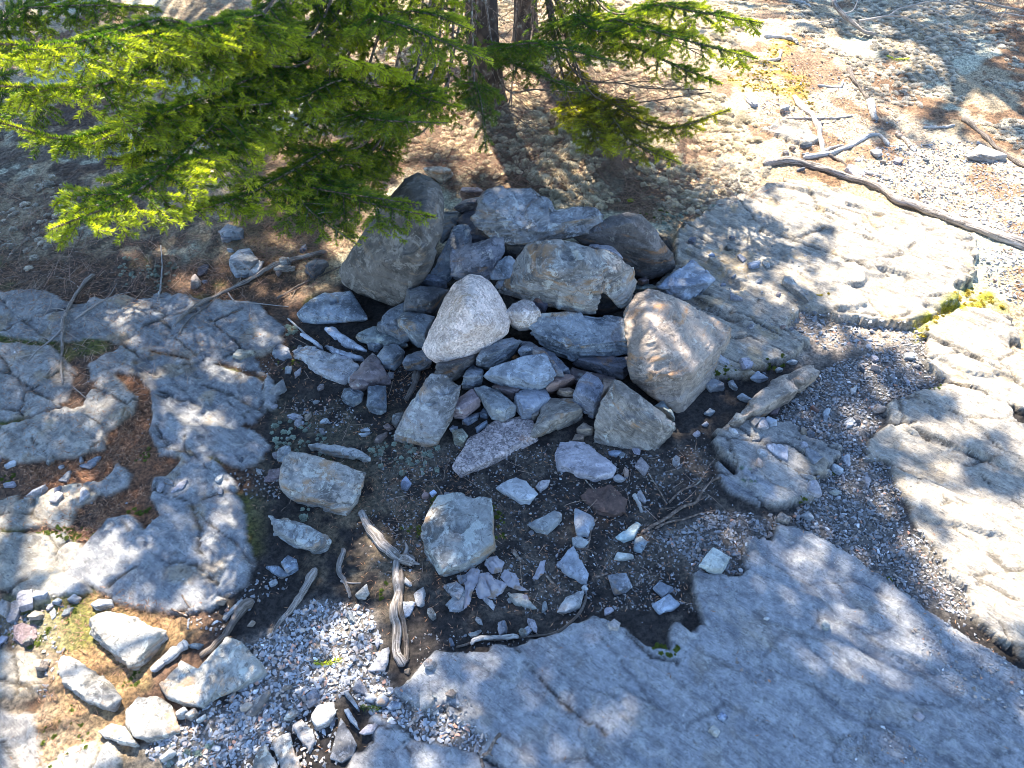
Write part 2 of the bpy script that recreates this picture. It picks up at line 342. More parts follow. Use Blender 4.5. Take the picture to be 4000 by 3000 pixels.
def cells(u, v, seed):
    iu = np.floor(u).astype(np.int64); iv = np.floor(v).astype(np.int64); f1_ = np.full(u.shape, 9.); f2_ = f1_.copy(); idd = np.zeros(u.shape)
    for a in (-1, 0, 1):
        for b_ in (-1, 0, 1):
            z0 = np.zeros_like(iu); cu = iu+a+_h(iu+a, iv+b_, z0, seed); cv = iv+b_+_h(iu+a, iv+b_, z0, seed+1); d = np.hypot(u-cu, v-cv); n_ = d < f1_
            f2_ = np.where(n_, f1_, np.minimum(f2_, d)); idd = np.where(n_, _h(iu+a, iv+b_, z0, seed+2), idd); f1_ = np.where(n_, d, f1_)
    return f2_-f1_, idd
wu = U_+.012*f1+.02*lump; wv_ = V_+.006*f1+.012*lump
ck1, id1 = cells(wu*4.2+5, wv_*8.5+3, 501); ck2, id2 = cells(wu*11+5, wv_*24+3, 511); ckn = sstep(-.25, .15, fbm(X*4, Y*4, None, 3, 515))
tq = V_*15+1.1*fbm(U_*1.6, V_*5, None, 3, 301)+.30*fbm(U_*14, V_*14, None, 2, 302); ts = tq-np.floor(tq)
led = np.where(ts < .86, ts/.86, (1-ts)/.14); ledm = sstep(-.25, .15, fbm(U_*2.4, V_*6+40, None, 3, 303)); lcr = sstep(.80, .9, ts)*sstep(1.0, .93, ts)*ledm
tq2 = V_*46+1.4*fbm(U_*3, V_*9, None, 3, 311); ts2 = tq2-np.floor(tq2); led2 = np.where(ts2 < .8, ts2/.8, (1-ts2)/.2)*sstep(-.1, .3, fbm(U_*5, V_*12+10, None, 3, 313))
pl_sd = np.full(X.shape, -1.0); folw = np.zeros(X.shape)
for i, (s, h, c, fo, ro) in enumerate(plates):
    P = gpoly(s); x0, y0 = P.min(0)-.1; x1, y1 = P.max(0)+.1
    i0, i1 = np.searchsorted(XS, [x0, x1]); j0, j1 = np.searchsorted(YS, [y0, y1]); sl_ = (slice(j0, j1), slice(i0, i1))
    brk = .4 if i == 0 else (.9 if P[:, 0].mean() < .1 else .8)
    sd = poly_sd(wx[sl_], wy[sl_], P) + .006*fol[sl_]*fo + .003*pit[sl_] + .0015*fj[sl_] + .030*(id1[sl_]-.5)*brk + .016*(id2[sl_]-.5)*brk + (.012 if P[:, 0].max() < 0 else .009)
    if P[:, 0].max() < 0 or i == 2: sd = np.minimum(sd, -poly_sd(wx[sl_], wy[sl_], CHAN)-.006)
    m = sstep(-.003, .006, sd)
    edge = sstep(-.003, .006, sd)*.9+.1*sstep(0, .03, sd); h = h*(.7 if P[:, 0].max() > .1 else .38)
    tilt = .3*h*fbm(X[sl_]*2+i*7, Y[sl_]*2, None, 2, 80+i)
    hh = h*edge + tilt*edge + m*((.0075*led[sl_]*ledm[sl_]+.003*led2[sl_])*min(1, fo+.15) + brk*(.008*(id1[sl_]-.5)+.005*(id2[sl_]-.5)*ckn[sl_]) - brk*.007*sstep(.045, .012, ck1[sl_])*sstep(-.3, .1, fol2[sl_]+f1[sl_]) - brk*.0035*sstep(.07, .02, ck2[sl_])*ckn[sl_] + ro*.0015*lump[sl_] + .0022*f1[sl_]*(.3+ro) + .0035*pit[sl_]*(.3+ro) + fo*.003*fol[sl_] + fo*.003*fol2[sl_])
    # weathered hollows and flaked steps
    fl = fbm(U_[sl_]*4+i*3.1, V_[sl_]*11, None, 3, 120+i)
    hh -= m*(.004+.010*fo)*sstep(.16, .24, fl)*sstep(.0, .03, sd)
    H[sl_] = H[sl_]*(1-.7*m) + hh
    cc = np.array(c)*(1+.05*lump[sl_]+.08*f2[sl_]+.16*fol[sl_]*fo+.16*f1[sl_]*ro+.12*f3[sl_])[..., None]; ckc = (brk*sstep(.05, .02, ck1[sl_])*sstep(-.3, .1, fol2[sl_]+f1[sl_]))[..., None]*.8; cc = cc*(1+.22*(id1[sl_]-.5)*brk+.2*(id2[sl_]-.5)*brk*ckn[sl_])[..., None]; cc = cc*(1-ckc)+np.array([.055, .042, .03])*ckc; cr_ = (lcr[sl_]*min(1, fo+.1)*sstep(-.1, .3, f1[sl_]+.3*lump[sl_]))[..., None]; cc = cc*(1-.75*cr_)+np.array([.06, .05, .04])*.75*cr_; folw[sl_] = folw[sl_]*(1-m)+fo*m
    oc = sstep(.28, .45, fbm(X[sl_]*13+9, Y[sl_]*13, None, 4, 91))*ro
    cc = cc*(1-.5*oc[..., None]) + np.array([.34, .23, .10])*.5*oc[..., None]
    Cc[sl_] = Cc[sl_]*(1-m[..., None])+cc*m[..., None]
    rockw[sl_] = np.maximum(rockw[sl_]*(1-m), m); pl_sd[sl_] = np.maximum(pl_sd[sl_], sd)
cracks = ['F 1530,970 1600,1060 1730,1210 1860,1330 2050,1480', 'G 300,720 420,830 540,860', 'H 240,1030 330,1090 430,1140 560,1140 660,1210', 'E 1100,340 1280,350 1420,480',
 'E -300,560 30,520 160,560', 'I 870,760 1050,850 1100,860', 'I 1120,640 1180,760 1300,800 1560,930', 'F 1000,1290 1200,1330', 'H 1100,1000 1300,1010',
 'E 0,1090 150,1130 260,1180', 'I 930,1010 960,1080 990,1120', 'B 1330,600 1500,700 1700,760', 'B 1250,1040 1500,1200 1800,1270',
 'H 100,340 300,380 520,500', 'K 700,1130 900,1180 1100,1290', 'K 600,1290 900,1400 1200,1500', 'H 1420,520 1600,580 1800,700', 'H 1300,1050 1500,1130 1750,1230']
for s in cracks:
    d = line_d(wx, wy, gpoly(s)); m = sstep(.0065, .0015, d+.004*pit+.002*f1)*rockw*sstep(-.45, -.1, f1)
    H -= .007*m; blend(m*.8, (.045, .038, .032))
blend(gm*(.3+.7*sstep(-.2, .2, f1)), (.20, .20, .012), .3*f3)
# stones rest in hollows of the soil, fine roughness of the soil itself
H += (1-rockw)*(.0035*f3+.003*pit)*near
def hgt(x, y):
    x = np.asarray(x, float); y = np.asarray(y, float)
    i = np.clip(np.searchsorted(XS, x)-1, 0, len(XS)-2); j = np.clip(np.searchsorted(YS, y)-1, 0, len(YS)-2)
    tx = (x-XS[i])/(XS[i+1]-XS[i]); ty = (y-YS[j])/(YS[j+1]-YS[j])
    return (H[j, i]*(1-tx)+H[j, i+1]*tx)*(1-ty)+(H[j+1, i]*(1-tx)+H[j+1, i+1]*tx)*ty
def rkw(x, y):
    i = np.clip(np.searchsorted(XS, x)-1, 0, len(XS)-1); j = np.clip(np.searchsorted(YS, y)-1, 0, len(YS)-1); return rockw[j, i]
m, t, p = mat_new('bedrock_and_soil'); q = N(t)
col = q.n('ShaderNodeVertexColor', layer_name='Col').outputs[0]
rw = q.n('ShaderNodeAttribute', attribute_name='rockw').outputs['Fac']
co = q.n('ShaderNodeTexCoord').outputs['Object']
mp = q.n('ShaderNodeMapping'); q.link(co, mp.inputs[0]); mp.inputs[2].default_value[2] = math.radians(37); st = q.scale(mp.outputs[0], (1, 7, 1))
fw = q.n('ShaderNodeAttribute', attribute_name='folw').outputs['Fac']; nA = q.noise(st, 16, 8, .72, 1.2); nB = q.noise(co, 26, 8, .74, .5)
xm = q.n('ShaderNodeMix'); q.link(q.math('MULTIPLY', fw, .65), xm.inputs[0]); q.link(nB, xm.inputs[2]); q.link(nA, xm.inputs[3]); nf = xm.outputs[0]
ng = q.noise(co, 130, 6, .75); nm = q.noise(co, 38, 8, .75, .4)
rockc = q.mix(.9, col, q.mix(q.ramp(nf, .38, .62), (.62, .62, .64), (1.30, 1.29, 1.25)), 'MULTIPLY')
rockc = q.mix(q.math('MULTIPLY', q.ramp(nm, .555, .575), .4), rockc, (.42, .42, .39))
rockc = q.mix(q.math('MULTIPLY', q.ramp(q.noise(co, 70, 7, .78), .57, .60), .5), rockc, (.09, .085, .08))
soilc = q.mix(.9, col, q.mix(q.ramp(q.noise(co, 120, 5, .7), .35, .65), (.45, .45, .45), (1.7, 1.6, 1.5)), 'MULTIPLY')
fl_ = q.noise(st, 55, 5, .75, .6); rockc = q.mix(q.math('MULTIPLY', q.ramp(fl_, .595, .615), .65), rockc, (.05, .05, .052)); rockc = q.mix(q.math('MULTIPLY', q.ramp(q.noise(st, 75, 5, .75, .8), .60, .62), .55), rockc, (.50, .49, .46))
c = q.mix(rw, soilc, rockc); c = q.mix(.9, c, q.mix(ng, (.3, .3, .3), (1.7, 1.7, 1.7)), 'MULTIPLY')
q.link(c, p.inputs['Base Color']); p.inputs['Roughness'].default_value = .85; p.inputs['Specular IOR Level'].default_value = .3
b = q.bump(nf, .35, .005); b = q.bump(nm, .5, .003, b); b = q.bump(ng, 1.0, .004, b); b = q.bump(fl_, .8, .004, b); q.link(b, p.inputs['Normal'])
MGROUND = m
g = MB(); ny, nx = X.shape
V = np.stack([X, Y, H], -1).reshape(-1, 3)
i = np.arange(ny-1)[:, None]*nx; j = np.arange(nx-1)[None]
g.add(V, np.stack([i+j, i+j+1, i+nx+j+1, i+nx+j], -1).reshape(-1, 4), 0, np.clip(Cc, .003, .85).reshape(-1, 3))
go = g.build('terrain', MGROUND, origin=(0, 0, 0)); tag(go, kind='structure')
a = go.data.attributes.new('folw', 'FLOAT', 'POINT'); a.data.foreach_set('value', folw.astype(np.float32).ravel())
a = go.data.attributes.new('rockw', 'FLOAT', 'POINT'); a.data.foreach_set('value', rockw.astype(np.float32).ravel())
# ------------------------------------------------------------ stones
M_SLATE = rock_material('blue_grey_slate', (.18, .195, .215), (.075, .085, .10), (.26, .16, .08), .28, .22, (.34, .35, .33), strata=.8)
M_SCHIST = rock_material('grey_brown_schist', (.23, .22, .205), (.11, .105, .10), (.27, .16, .08), .45, .35, (.42, .42, .38), strata=1.2)
M_TAN = rock_material('tan_schist', (.31, .25, .20), (.18, .145, .12), (.40, .20, .08), .3, .1, (.5, .47, .4), strata=1.0)
M_GRAN = rock_material('white_granite', (.60, .52, .475), (.47, .39, .34), (.33, .23, .13), .30, .0, speck=.5, strata=.12, speck_dark=(.26, .21, .19))
M_PINK = rock_material('pinkish_granite', (.34, .29, .27), (.25, .21, .20), (.3, .18, .12), .2, .1, speck=.7, strata=.1)
M_BOUL = rock_material('lichened_boulder', (.125, .11, .095), (.065, .058, .05), (.2, .14, .09), .3, .35, (.24, .22, .19), strata=.15)
M_DARK = rock_material('dark_slate', (.095, .095, .10), (.045, .045, .05), (.18, .10, .05), .35, .1, (.2, .2, .18), strata=.8)
M_PALE = rock_material('pale_slate', (.34, .345, .345), (.22, .225, .235), (.38, .25, .14), .15, .0, strata=.7)
M_RED = rock_material('purple_brown_stone', (.20, .155, .15), (.13, .10, .10), (.25, .13, .09), .3, .1, strata=.4)
ROCKS = []
def rock(name, label, cat, data, mat, z0=0., t=None, thick=None, tint=(1, 1, 1), vox=None, rough=1.0, strata=1.0, group=None, soft=1):
    hulls = []
    allp = []
    for part in data.split('|'):
        P = pts(part); m = len(P)
        if t is not None:
            A = np.array([(a, b) for a, b, c in P]); cen = A.mean(0)
            area = 0.5*np.sum(A[:, 0]*np.roll(A[:, 1], -1)-np.roll(A[:, 0], -1)*A[:, 1]); sg = 1 if area > 0 else -1
            P3 = []
            for k in range(m):
                tv = A[(k+1) % m]-A[k-1]; nrm = np.array([tv[1], -tv[0]])*sg; nrm = nrm/(np.linalg.norm(nrm)+1e-9)
                if nrm[1] > .25:
                    P3.append((A[k][0], A[k][1], z0))
                    wv = at_z(A[k][0], A[k][1], z0/100); ux, uy = to_px(wv[0], wv[1], wv[2]+t/100)
                    ins = .10+.06*random.random(); uy = max(uy, A[k][1]-.45*(A[k][1]-A[:, 1].min())-2)
                    P3.append((ux+(cen[0]-ux)*ins, uy, z0+t))
                else: P3.append((A[k][0], A[k][1], z0+t*(.55+.3*random.random())))
            P3.append((cen[0]+random.uniform(-.1, .1)*np.ptp(A[:, 0]), cen[1]-.1*np.ptp(A[:, 1]), z0+t*1.12))
            P = P3
        kx = 1.06 if t is not None else 1.025; mx_ = np.mean([a[0] for a in P]); my_ = np.mean([a[1] for a in P]); P = [(mx_+kx*(a-mx_), my_+kx*(b-my_), c) for a, b, c in P]
        hulls.append(P); allp += P
    g0 = at_z(np.mean([a[0] for a in allp]), max(a[1] for a in allp), 0); base = float(hgt(g0[0], g0[1]))
    hs = []
    for P in hulls:
        W = [at_z(a, b, c/100+base) for a, b, c in P]; cen = np.mean(W, 0)
        th = (thick if thick is not None else (t if t else 6)+2)/100
        W2 = []
        for k, p_ in enumerate(W):
            d = ray(P[k][0], P[k][1]); d = d/np.linalg.norm(d); d = d*np.array([1, .75, 1.35]); d /= np.linalg.norm(d)
            W2.append(cen+.78*(p_-cen)+d*th)
        hs.append(W+W2)
    allw = np.concatenate([np.array(h) for h in hs]); size = float(np.linalg.norm(np.ptp(allw[:, :2], axis=0)))
    cen = allw.mean(0); cen[2] = allw[:, 2].min()
    bm = bmesh.new()
    for h in hs:
        vs = [bm.verts.new(Vector(p_-cen)) for p_ in h]
        r = bmesh.ops.convex_hull(bm, input=vs, use_existing_faces=False)
        bmesh.ops.delete(bm, geom=list({e for e in r['geom_interior'] if isinstance(e, bmesh.types.BMVert)}), context='VERTS')
    me = bpy.data.meshes.new(name); bm.to_mesh(me); bm.free()
    o = bpy.data.objects.new(name, me); COL.objects.link(o); o.location = Vector(cen)
    md = o.modifiers.new('r', 'REMESH'); md.mode = 'VOXEL'; md.voxel_size = (vox*.85 if vox else max(.0020, min(.0036, size/75))); md.adaptivity = 0
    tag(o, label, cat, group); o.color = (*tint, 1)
    ROCKS.append((o, mat, size, rough, strata, soft)); return o
def finish_rocks():
    dg = bpy.context.evaluated_depsgraph_get(); res = []
    for r in ROCKS: res.append(bpy.data.meshes.new_from_object(r[0].evaluated_get(dg)))
    for k, ((o, mat, size, rough, strata, soft), me) in enumerate(zip(ROCKS, res)):
        old = o.data; o.modifiers.clear(); n = len(me.vertices)
        co = np.empty(n*3, np.float32); me.vertices.foreach_get('co', co); co = co.reshape(-1, 3).astype(float)
        ed = np.empty(len(me.edges)*2, np.int32); me.edges.foreach_get('vertices', ed); ed = ed.reshape(-1, 2)
        def smooth(c, it):
            deg = np.bincount(ed.ravel(), minlength=n)[:, None]+1e-9
            for _ in range(it):
                s = np.empty_like(c)
                for a in range(3): s[:, a] = np.bincount(ed[:, 0], c[ed[:, 1], a], n)+np.bincount(ed[:, 1], c[ed[:, 0], a], n)
                c = c*.35+.65*s/deg
            return c
        co = smooth(co, soft if soft != 1 else 0)
        me.vertices.foreach_set('co', co.astype(np.float32).ravel()); me.update()
        nr = np.empty(n*3, np.float32); me.vertices.foreach_get('normal', nr); nr = nr.reshape(-1, 3).astype(float)
        rs = np.random.default_rng(100+k)
        a = rs.uniform(-.35, .35); b = rs.uniform(-.5, .5); yaw = rs.uniform(0, 6.28)
        Rm = np.array(Matrix.Rotation(a, 3, 'X') @ Matrix.Rotation(b, 3, 'Y') @ Matrix.Rotation(yaw, 3, 'Z'))
        sc = co @ Rm.T + rs.uniform(0, 30, 3)*1.0
        s = max(size, .05); kf = 1/(s*.45)
        d = .0012+(.012 if soft == 1 else .03)*s*fbm(sc[:, 0]*kf, sc[:, 1]*kf, sc[:, 2]*kf, 2, 7)
        k2 = 1/.028; d2 = (.0030 if soft == 1 else .0045)*min(1.3, s/.12)*fbm(sc[:, 0]*k2, sc[:, 1]*k2, sc[:, 2]*k2*1.6, 4, 9)
        # broken layers: steps along the bedding
        lay = fbm(sc[:, 0]*14+.8*fbm(sc[:, 0]*20, sc[:, 1]*20, sc[:, 2]*20, 2, 33), sc[:, 1]*14, sc[:, 2]*80, 4, 12, .65)*sstep(-.25, .25, fbm(sc[:, 0]*12, sc[:, 1]*12, sc[:, 2]*12, 2, 34)); side = 1-np.abs(nr @ Rm[2])**2
        d3 = .0052*min(1.2, s/.15)*lay*(.25+.75*side)*strata
        tt = sc[:, 2]*70+1.6*fbm(sc[:, 0]*16, sc[:, 1]*16, sc[:, 2]*16, 3, 44); sw = tt-np.floor(tt); sw = np.where(sw < .8, sw/.8, (1-sw)/.2)
        d3 = d3-.0034*min(1.2, s/.15)*sw*np.clip(side*1.3-.15, 0, 1)*min(strata, 2.4)*sstep(-.3, .2, fbm(sc[:, 0]*10+5, sc[:, 1]*10, sc[:, 2]*10, 2, 45))
        ch = fbm(sc[:, 0]*kf*2.2, sc[:, 1]*kf*2.2, sc[:, 2]*kf*2.2, 2, 15); d4 = -.022*s*sstep(.24, .30, ch)
        co += nr*((d+d2+d4)*rough+d3)[:, None]
        me.vertices.foreach_set('co', co.astype(np.float32).ravel())
        at = me.attributes.new('sc', 'FLOAT_VECTOR', 'POINT'); at.data.foreach_set('vector', sc.astype(np.float32).ravel())
        me.polygons.foreach_set('use_smooth', np.ones(len(me.polygons), bool)); me.update()
        me.materials.clear(); me.materials.append(mat); nm = o.name; o.data = me; bpy.data.meshes.remove(old); me.name = nm
S = 'stone'
# the big stones of the pile, heights in cm at each corner
rock('boulder', 'big brown lichened boulder standing at the left end of the stone pile', 'boulder',
 'A 430,830,9 445,920,6 560,990,4 700,1040,3 820,1088,3 890,1040,7 1010,920,12 1100,790,17 1165,560,24 1170,330,28 1130,230,30 1060,170,31 980,135,31 870,180,30 800,270,28 770,450,24 620,620,18 480,740,14 880,480,29 1020,420,32 760,780,20 1000,700,25', M_BOUL, thick=16, rough=.6, strata=.1, vox=.005, soft=3)
rock('flat_stone', 'broad grey slab with a raised hump lying topmost at the back of the stone pile', 'slab',
 'A 1365,470,24 1400,345,27 1480,265,29 1560,235,29 1700,225,29 1809,225,29 B 230,290,28 320,380,27 300,560,24 A 1780,560,26 1620,645,21 1500,595,21 1430,540,22 1560,430,29 1450,350,29 1700,530,26|B 0,420,28 320,385,28 470,360,28 600,372,27 680,430,26 665,505,23 540,575,21 350,615,21 150,650,21 0,655,21 A 1620,645,20 B 450,480,27 0,560,25 620,480,25', M_SCHIST, thick=5, tint=(.86, .92, 1.02), vox=.0042, strata=2.2)
rock('boulder', 'dark brown rounded boulder at the back right corner of the stone pile', 'boulder',
 'B 440,610,19 560,530,22 690,450,25 830,420,25 930,440,24 1010,520,22 1090,620,18 1170,720,12 1187,820,7 1150,850,4 1080,875,3 980,897,3 900,872,5 700,770,10 560,680,14 950,560,23 1030,700,17 1080,800,9 700,560,21 860,500,26', M_DARK, thick=10, rough=.6, strata=.5, vox=.0048, soft=2, tint=(1.15, 1.05, .95))
rock('flat_stone', 'long arched slab with lichen blotches and a notch in its front edge', 'slab',
 'A 1560,990,13 1620,900,16 1700,770,20 B 110,660,24 250,630,26 400,615,26 520,640,26 640,820,24 640,985,19 630,1060,15 600,1152,11 540,1150,11 400,1090,12 250,1020,13 150,1005,14 20,1030,12 250,850,24 500,1000,19|B 380,615,26 560,650,26 760,740,23 905,808,19 910,905,15 862,1010,12 830,1112,10 770,1095,11 650,985,18 500,800,25 800,850,21', M_SCHIST, thick=5, vox=.0045, tint=(1.05, 1.02, .98), strata=2.0)
rock('flat_stone', 'dark layered slab with wavy edge bands under the arched slab, beside the tan boulder', 'slab',
 'B 125,1240,11 220,1150,13 400,1138,13 560,1155,13 780,1180,12 860,1220,11 915,1300,9 940,1385,6 850,1440,5 700,1470,4 600,1452,4 500,1480,4 430,1490,4 250,1420,5 180,1380,6 128,1300,8 170,1290,11 450,1390,10 650,1370,10 890,1330,9', M_SLATE, thick=6, vox=.0038, strata=3.0, tint=(1.15, 1.15, 1.12))
rock('boulder', 'large tan angular boulder with orange streaks at the right end of the stone pile', 'boulder',
 'B 800,1150,12 900,1015,15 950,980,16 1050,988,16 1220,1060,14 1400,1160,11 1570,1258,8 1565,1340,5 1500,1480,2 D 1924,166,1 1880,220,0 1752,367,-1 1640,270,2 1500,170,5 1435,125,7 B 858,1560,9 885,1470,12 935,1330,14 890,1230,14 1235,1600,12 930,1575,11 1000,1290,18 1300,1560,11 1540,1340,8 1100,1200,17', M_TAN, thick=12, vox=.0048, rough=.9, strata=1.0)
rock('small_boulder', 'tan and grey three-sided pointed block standing alone in front of the tan boulder', 'boulder',
 'D 1190,500,2 1205,400,6 1260,250,10 1330,140,12 1370,145,12 1470,230,10 1560,320,8 1712,405,6 1718,450,4 1630,560,0 1590,600,-.5 1560,622,-1 1480,602,-.5 1300,578,0 1185,552,0 1350,210,12 1560,400,8.5 1690,430,6', M_TAN, thick=9, vox=.0036, tint=(.86, .92, .95), strata=.8)
rock('small_boulder', 'large smooth pale granite stone, whitest in the pile, with a tan patch on top', 'boulder',
 'A 1015,1400,9 1060,1310,12 1110,1180,14 1170,1040,17 1250,940,20 1350,885,21 1430,888,21 1500,930,20 1560,1010,18 1605,1090,16 1650,1210,13 1630,1290,11 1560,1340,10 1460,1410,9 1330,1470,8 1200,1512,7 1120,1505,7 1060,1470,8 1330,1080,24 1430,1230,20 1200,1360,15 1550,1210,16', M_GRAN, thick=11, vox=.0042, tint=(1.06, .98, .92), rough=.5, strata=0.1, soft=4)
rock('small_stone', 'small speckled white granite stone between the pale granite stone and the layered slab', S,
 'C 1812,225 1850,170 1930,138 1990,150 2045,225 2045,270 1970,312 1890,322 1835,290', M_GRAN, z0=11, t=4.5, rough=1.6, strata=.2, tint=(.95, .95, .95))
rock('small_stone', 'round bluish speckled granite stone wedged behind the arched slab', S, 'B 560,665 620,625 700,650 740,690 790,750 740,790 600,730', M_GRAN, z0=13, t=5, tint=(.62, .68, .78), strata=.2)
# stones of the left half of the pile
rock('stone', 'tall dark blue slate leaning beside the brown lichened boulder', S, 'A 1075,860,10 1130,760,13 1200,610,17 1240,530,19 1290,515,19 1350,520,19 1375,570,18 1370,670,16 1220,720,14 1210,880,9 1200,930,8 1100,900,8', M_SLATE, thick=6)
rock('stone', 'squarish grey blue block with a reddish corner above the pale granite stone', S, 'A 1208,882,12 1225,690,18 1360,662,20 1480,640,21 1550,600,22 1602,600,22 1605,700,20 1560,790,17 1500,840,15 1490,918,13 1400,900,13 1300,890,13 1250,895,12 1390,700,21', M_SLATE, thick=7, tint=(1.15, 1.05, 1.05), strata=.5)
rock('flat_stone', 'thin notched blue plate leaning on the left end of the arched slab', 'slab', 'A 1505,870,17 1560,780,20 1610,735,21 1650,740,21 1710,790,20 1705,870,17 1640,900,17 1510,905,16|A 1640,870,17.3 1708,860,17.3 1650,950,15 1590,982,14 1525,960,14 1575,900,16', M_SLATE, thick=2, tint=(1.1, 1.15, 1.2), strata=.4)
rock('stone', 'dark rust-edged block between the brown boulder and the pale granite stone', S, 'A 885,1125 910,965 950,945 1100,960 1205,985 1180,1030 1130,1100 1085,1168 1000,1150 930,1130', M_DARK, z0=6, t=7, tint=(1.2, 1.2, 1.15))
rock('stone', 'low dark stone at the foot of the tall blue slate', S, 'A 1000,940 1030,880 1080,865 1180,920 1190,960 1100,965', M_SLATE, z0=7, t=3, tint=(.9, .9, .95))
rock('flat_stone', 'smooth blue plate tilted below the brown boulder, left of the lichen-faced slab', 'slab', 'A 690,1240 790,1120 890,1078 885,1140 840,1200 890,1280 915,1340 860,1358 760,1305 700,1268', M_SLATE, z0=4, t=3, strata=.4)
rock('stone', 'blue slab with a pale lichen-crusted end against the left side of the pale granite stone', S, 'A 840,1200 870,1150 930,1135 1100,1178 1080,1300 1040,1385 980,1370 900,1300 850,1262', M_SLATE, z0=6, t=4.5, tint=(1.2, 1.2, 1.15))
rock('flat_stone', 'wide flat greenish plate under the tilted blue plate', 'slab', 'C 720,385 850,322 900,330 1010,400 1060,430 1090,460 1060,475 930,440 800,440 740,420', M_SLATE, z0=2, t=2, tint=(1.05, 1.08, 1.0))
rock('flat_stone', 'flat blue slab lying apart left of the boulder', 'slab', 'A 122,1150 180,1085 230,1045 310,1010 490,995 540,1070 575,1130 612,1190 560,1203 420,1195 330,1210 240,1222 160,1210', M_SLATE, z0=.2, t=3.2, tint=(1.35, 1.4, 1.45), strata=.4)
rock('stone', 'small rounded grey blue stone under the lichen-faced slab', S, 'A 690,1460 740,1390 830,1370 880,1430 872,1500 810,1555 740,1540', M_SLATE, z0=.5, t=4.5, tint=(1.2, 1.2, 1.2))
rock('small_stone', 'small pale blue stone left of the rounded grey stone', S, 'C 795,425 860,402 905,402 922,440 895,490 850,505 815,492', M_SLATE, z0=.3, t=2.5, tint=(1.5, 1.5, 1.5))
rock('small_stone', 'little dark stone behind the rounded grey stone', S, 'C 925,465 960,440 1030,440 1040,470 960,490', M_SLATE, z0=1, t=2.5, tint=(.8, .8, .85))
rock('stone', 'reddish brown three-cornered stone with a concave front', S, 'C 678,745 740,650 790,570 840,515 880,560 925,620 965,735 880,740 810,765|C 678,745 740,700 810,740 790,780 710,800', M_RED, z0=.2, t=3.5, strata=.3)
rock('small_stone', 'dark cube-shaped stone under the reddish three-cornered stone', S, 'C 618,830 640,770 700,758 770,800 762,862 700,898 640,872', M_SLATE, z0=.2, t=2.6, tint=(1, 1.02, 1.0))
rock('small_stone', 'upright dark block with rusty bands right of the cube-shaped stone', S, 'C 805,890 812,758 870,752 935,758 942,930 885,952 820,930', M_SLATE, z0=.2, t=3, tint=(1, 1.02, 1.02))
rock('flat_stone', 'long grey slab with broken layered lower end at the front left of the pile', 'slab', 'C 988,1110,0 1030,1020,4 1100,910,6.5 1200,740,9.5 1255,662,11 1370,680,11 1478,742,9.5 1452,830,8 1400,930,6 1405,1000,4 1345,1100,1.5 1300,1165,0 1230,1197,-.5 1100,1172,-.5 1000,1150,-.3 1035,1040,5.5 1020,1090,3.5 1320,1110,3.5 1180,820,9.5 1400,860,8', M_SCHIST, thick=5, tint=(.95, .95, .98), strata=1.3, vox=.004)
rock('stone', 'dark slate wedge directly under the left foot of the pale granite stone', S, 'C 1055,590 1100,530 1200,498 1262,575 1260,600 1180,622 1070,616', M_SLATE, z0=3, t=4, tint=(.85, .85, .9), strata=1.3)
rock('stone', 'dark stone with rusty underside directly below the pale granite stone', S, 'C 1290,640 1320,590 1500,540 1590,510 1575,600 1500,662 1400,702 1312,682', M_DARK, z0=4, t=5, tint=(1.3, 1.2, 1.1))
rock('stone', 'slanting blue slate with a rust spot right of the pale granite stone', S, 'C 1580,580 1640,470 1760,410 1850,395 1912,432 1850,520 1780,570 1690,612 1600,602', M_SLATE, z0=6, t=4.5, tint=(1.1, 1.08, 1.05), strata=1.2)
rock('small_stone', 'little light blue stone between two slanting slates', S, 'C 1885,500 1920,465 1990,470 1990,520 1920,545', M_SLATE, z0=7, t=2.5, tint=(1.3, 1.3, 1.3))
rock('stone', 'sloping brown grey plate behind the broad blue slab', 'slab', 'C 1900,440 1980,430 2080,500 2180,620 2220,690 2150,690 2080,540 1960,530', M_SLATE, z0=6, t=2.5, tint=(1.1, 1.0, .95))
rock('flat_stone', 'broad light blue slab with a yellow stain, middle of the pile front', 'slab', 'C 1640,680,7 1690,620,9.5 1880,565,11 1960,530,11.5 2080,520,11.5 2130,610,10.5 2165,680,8.5 2120,742,6 1990,803,4 1900,762,4 1760,742,4.5 1680,705,5.5 1700,670,9 1890,690,9.5 1990,750,8 2150,665,9', M_PALE, thick=5, tint=(.78, .84, .92), strata=.8)
rock('small_stone', 'upright small dark slate block left of the broad blue slab', S, 'C 1488,755 1510,640 1560,595 1632,640 1622,740 1560,764', M_SLATE, z0=3, t=4, strata=1.2)
rock('small_stone', 'purplish layered stone right of the long grey slab', S, 'C 1408,930 1430,870 1500,810 1560,778 1612,850 1612,890 1500,982 1430,975', M_RED, z0=2, t=3.5, tint=(1.15, 1.15, 1.2), strata=1.5)
rock('stone', 'blue stone with an orange rust patch below the broad blue slab', S, 'C 1575,765 1650,755 1750,790 1865,895 1852,960 1780,1002 1700,980 1640,880', M_SLATE, z0=2, t=4, tint=(1.25, 1.2, 1.1))
rock('stone', 'brown grey fill stone under the middle of the broad blue slab', S, 'C 1700,760 1740,730 1880,760 1900,820 1850,850 1760,820', M_RED, z0=1.5, t=3, tint=(.8, .8, .8))
rock('stone', 'five-sided pale blue stone with a crack right of the rust-patched stone', S, 'C 1862,900 1870,800 1960,770 2080,770 2112,840 2050,900 1980,980 1920,987', M_PALE, z0=1.5, t=4, tint=(.75, .78, .88))
rock('stone', 'wedge-shaped light brown stone at the centre of the pile foot', S, 'D 805,495 850,320 910,262 1060,258 1112,330 1120,390 1082,420 1000,428 960,445 870,498', M_TAN, z0=-.2, t=5.5, tint=(.75, .82, .86))
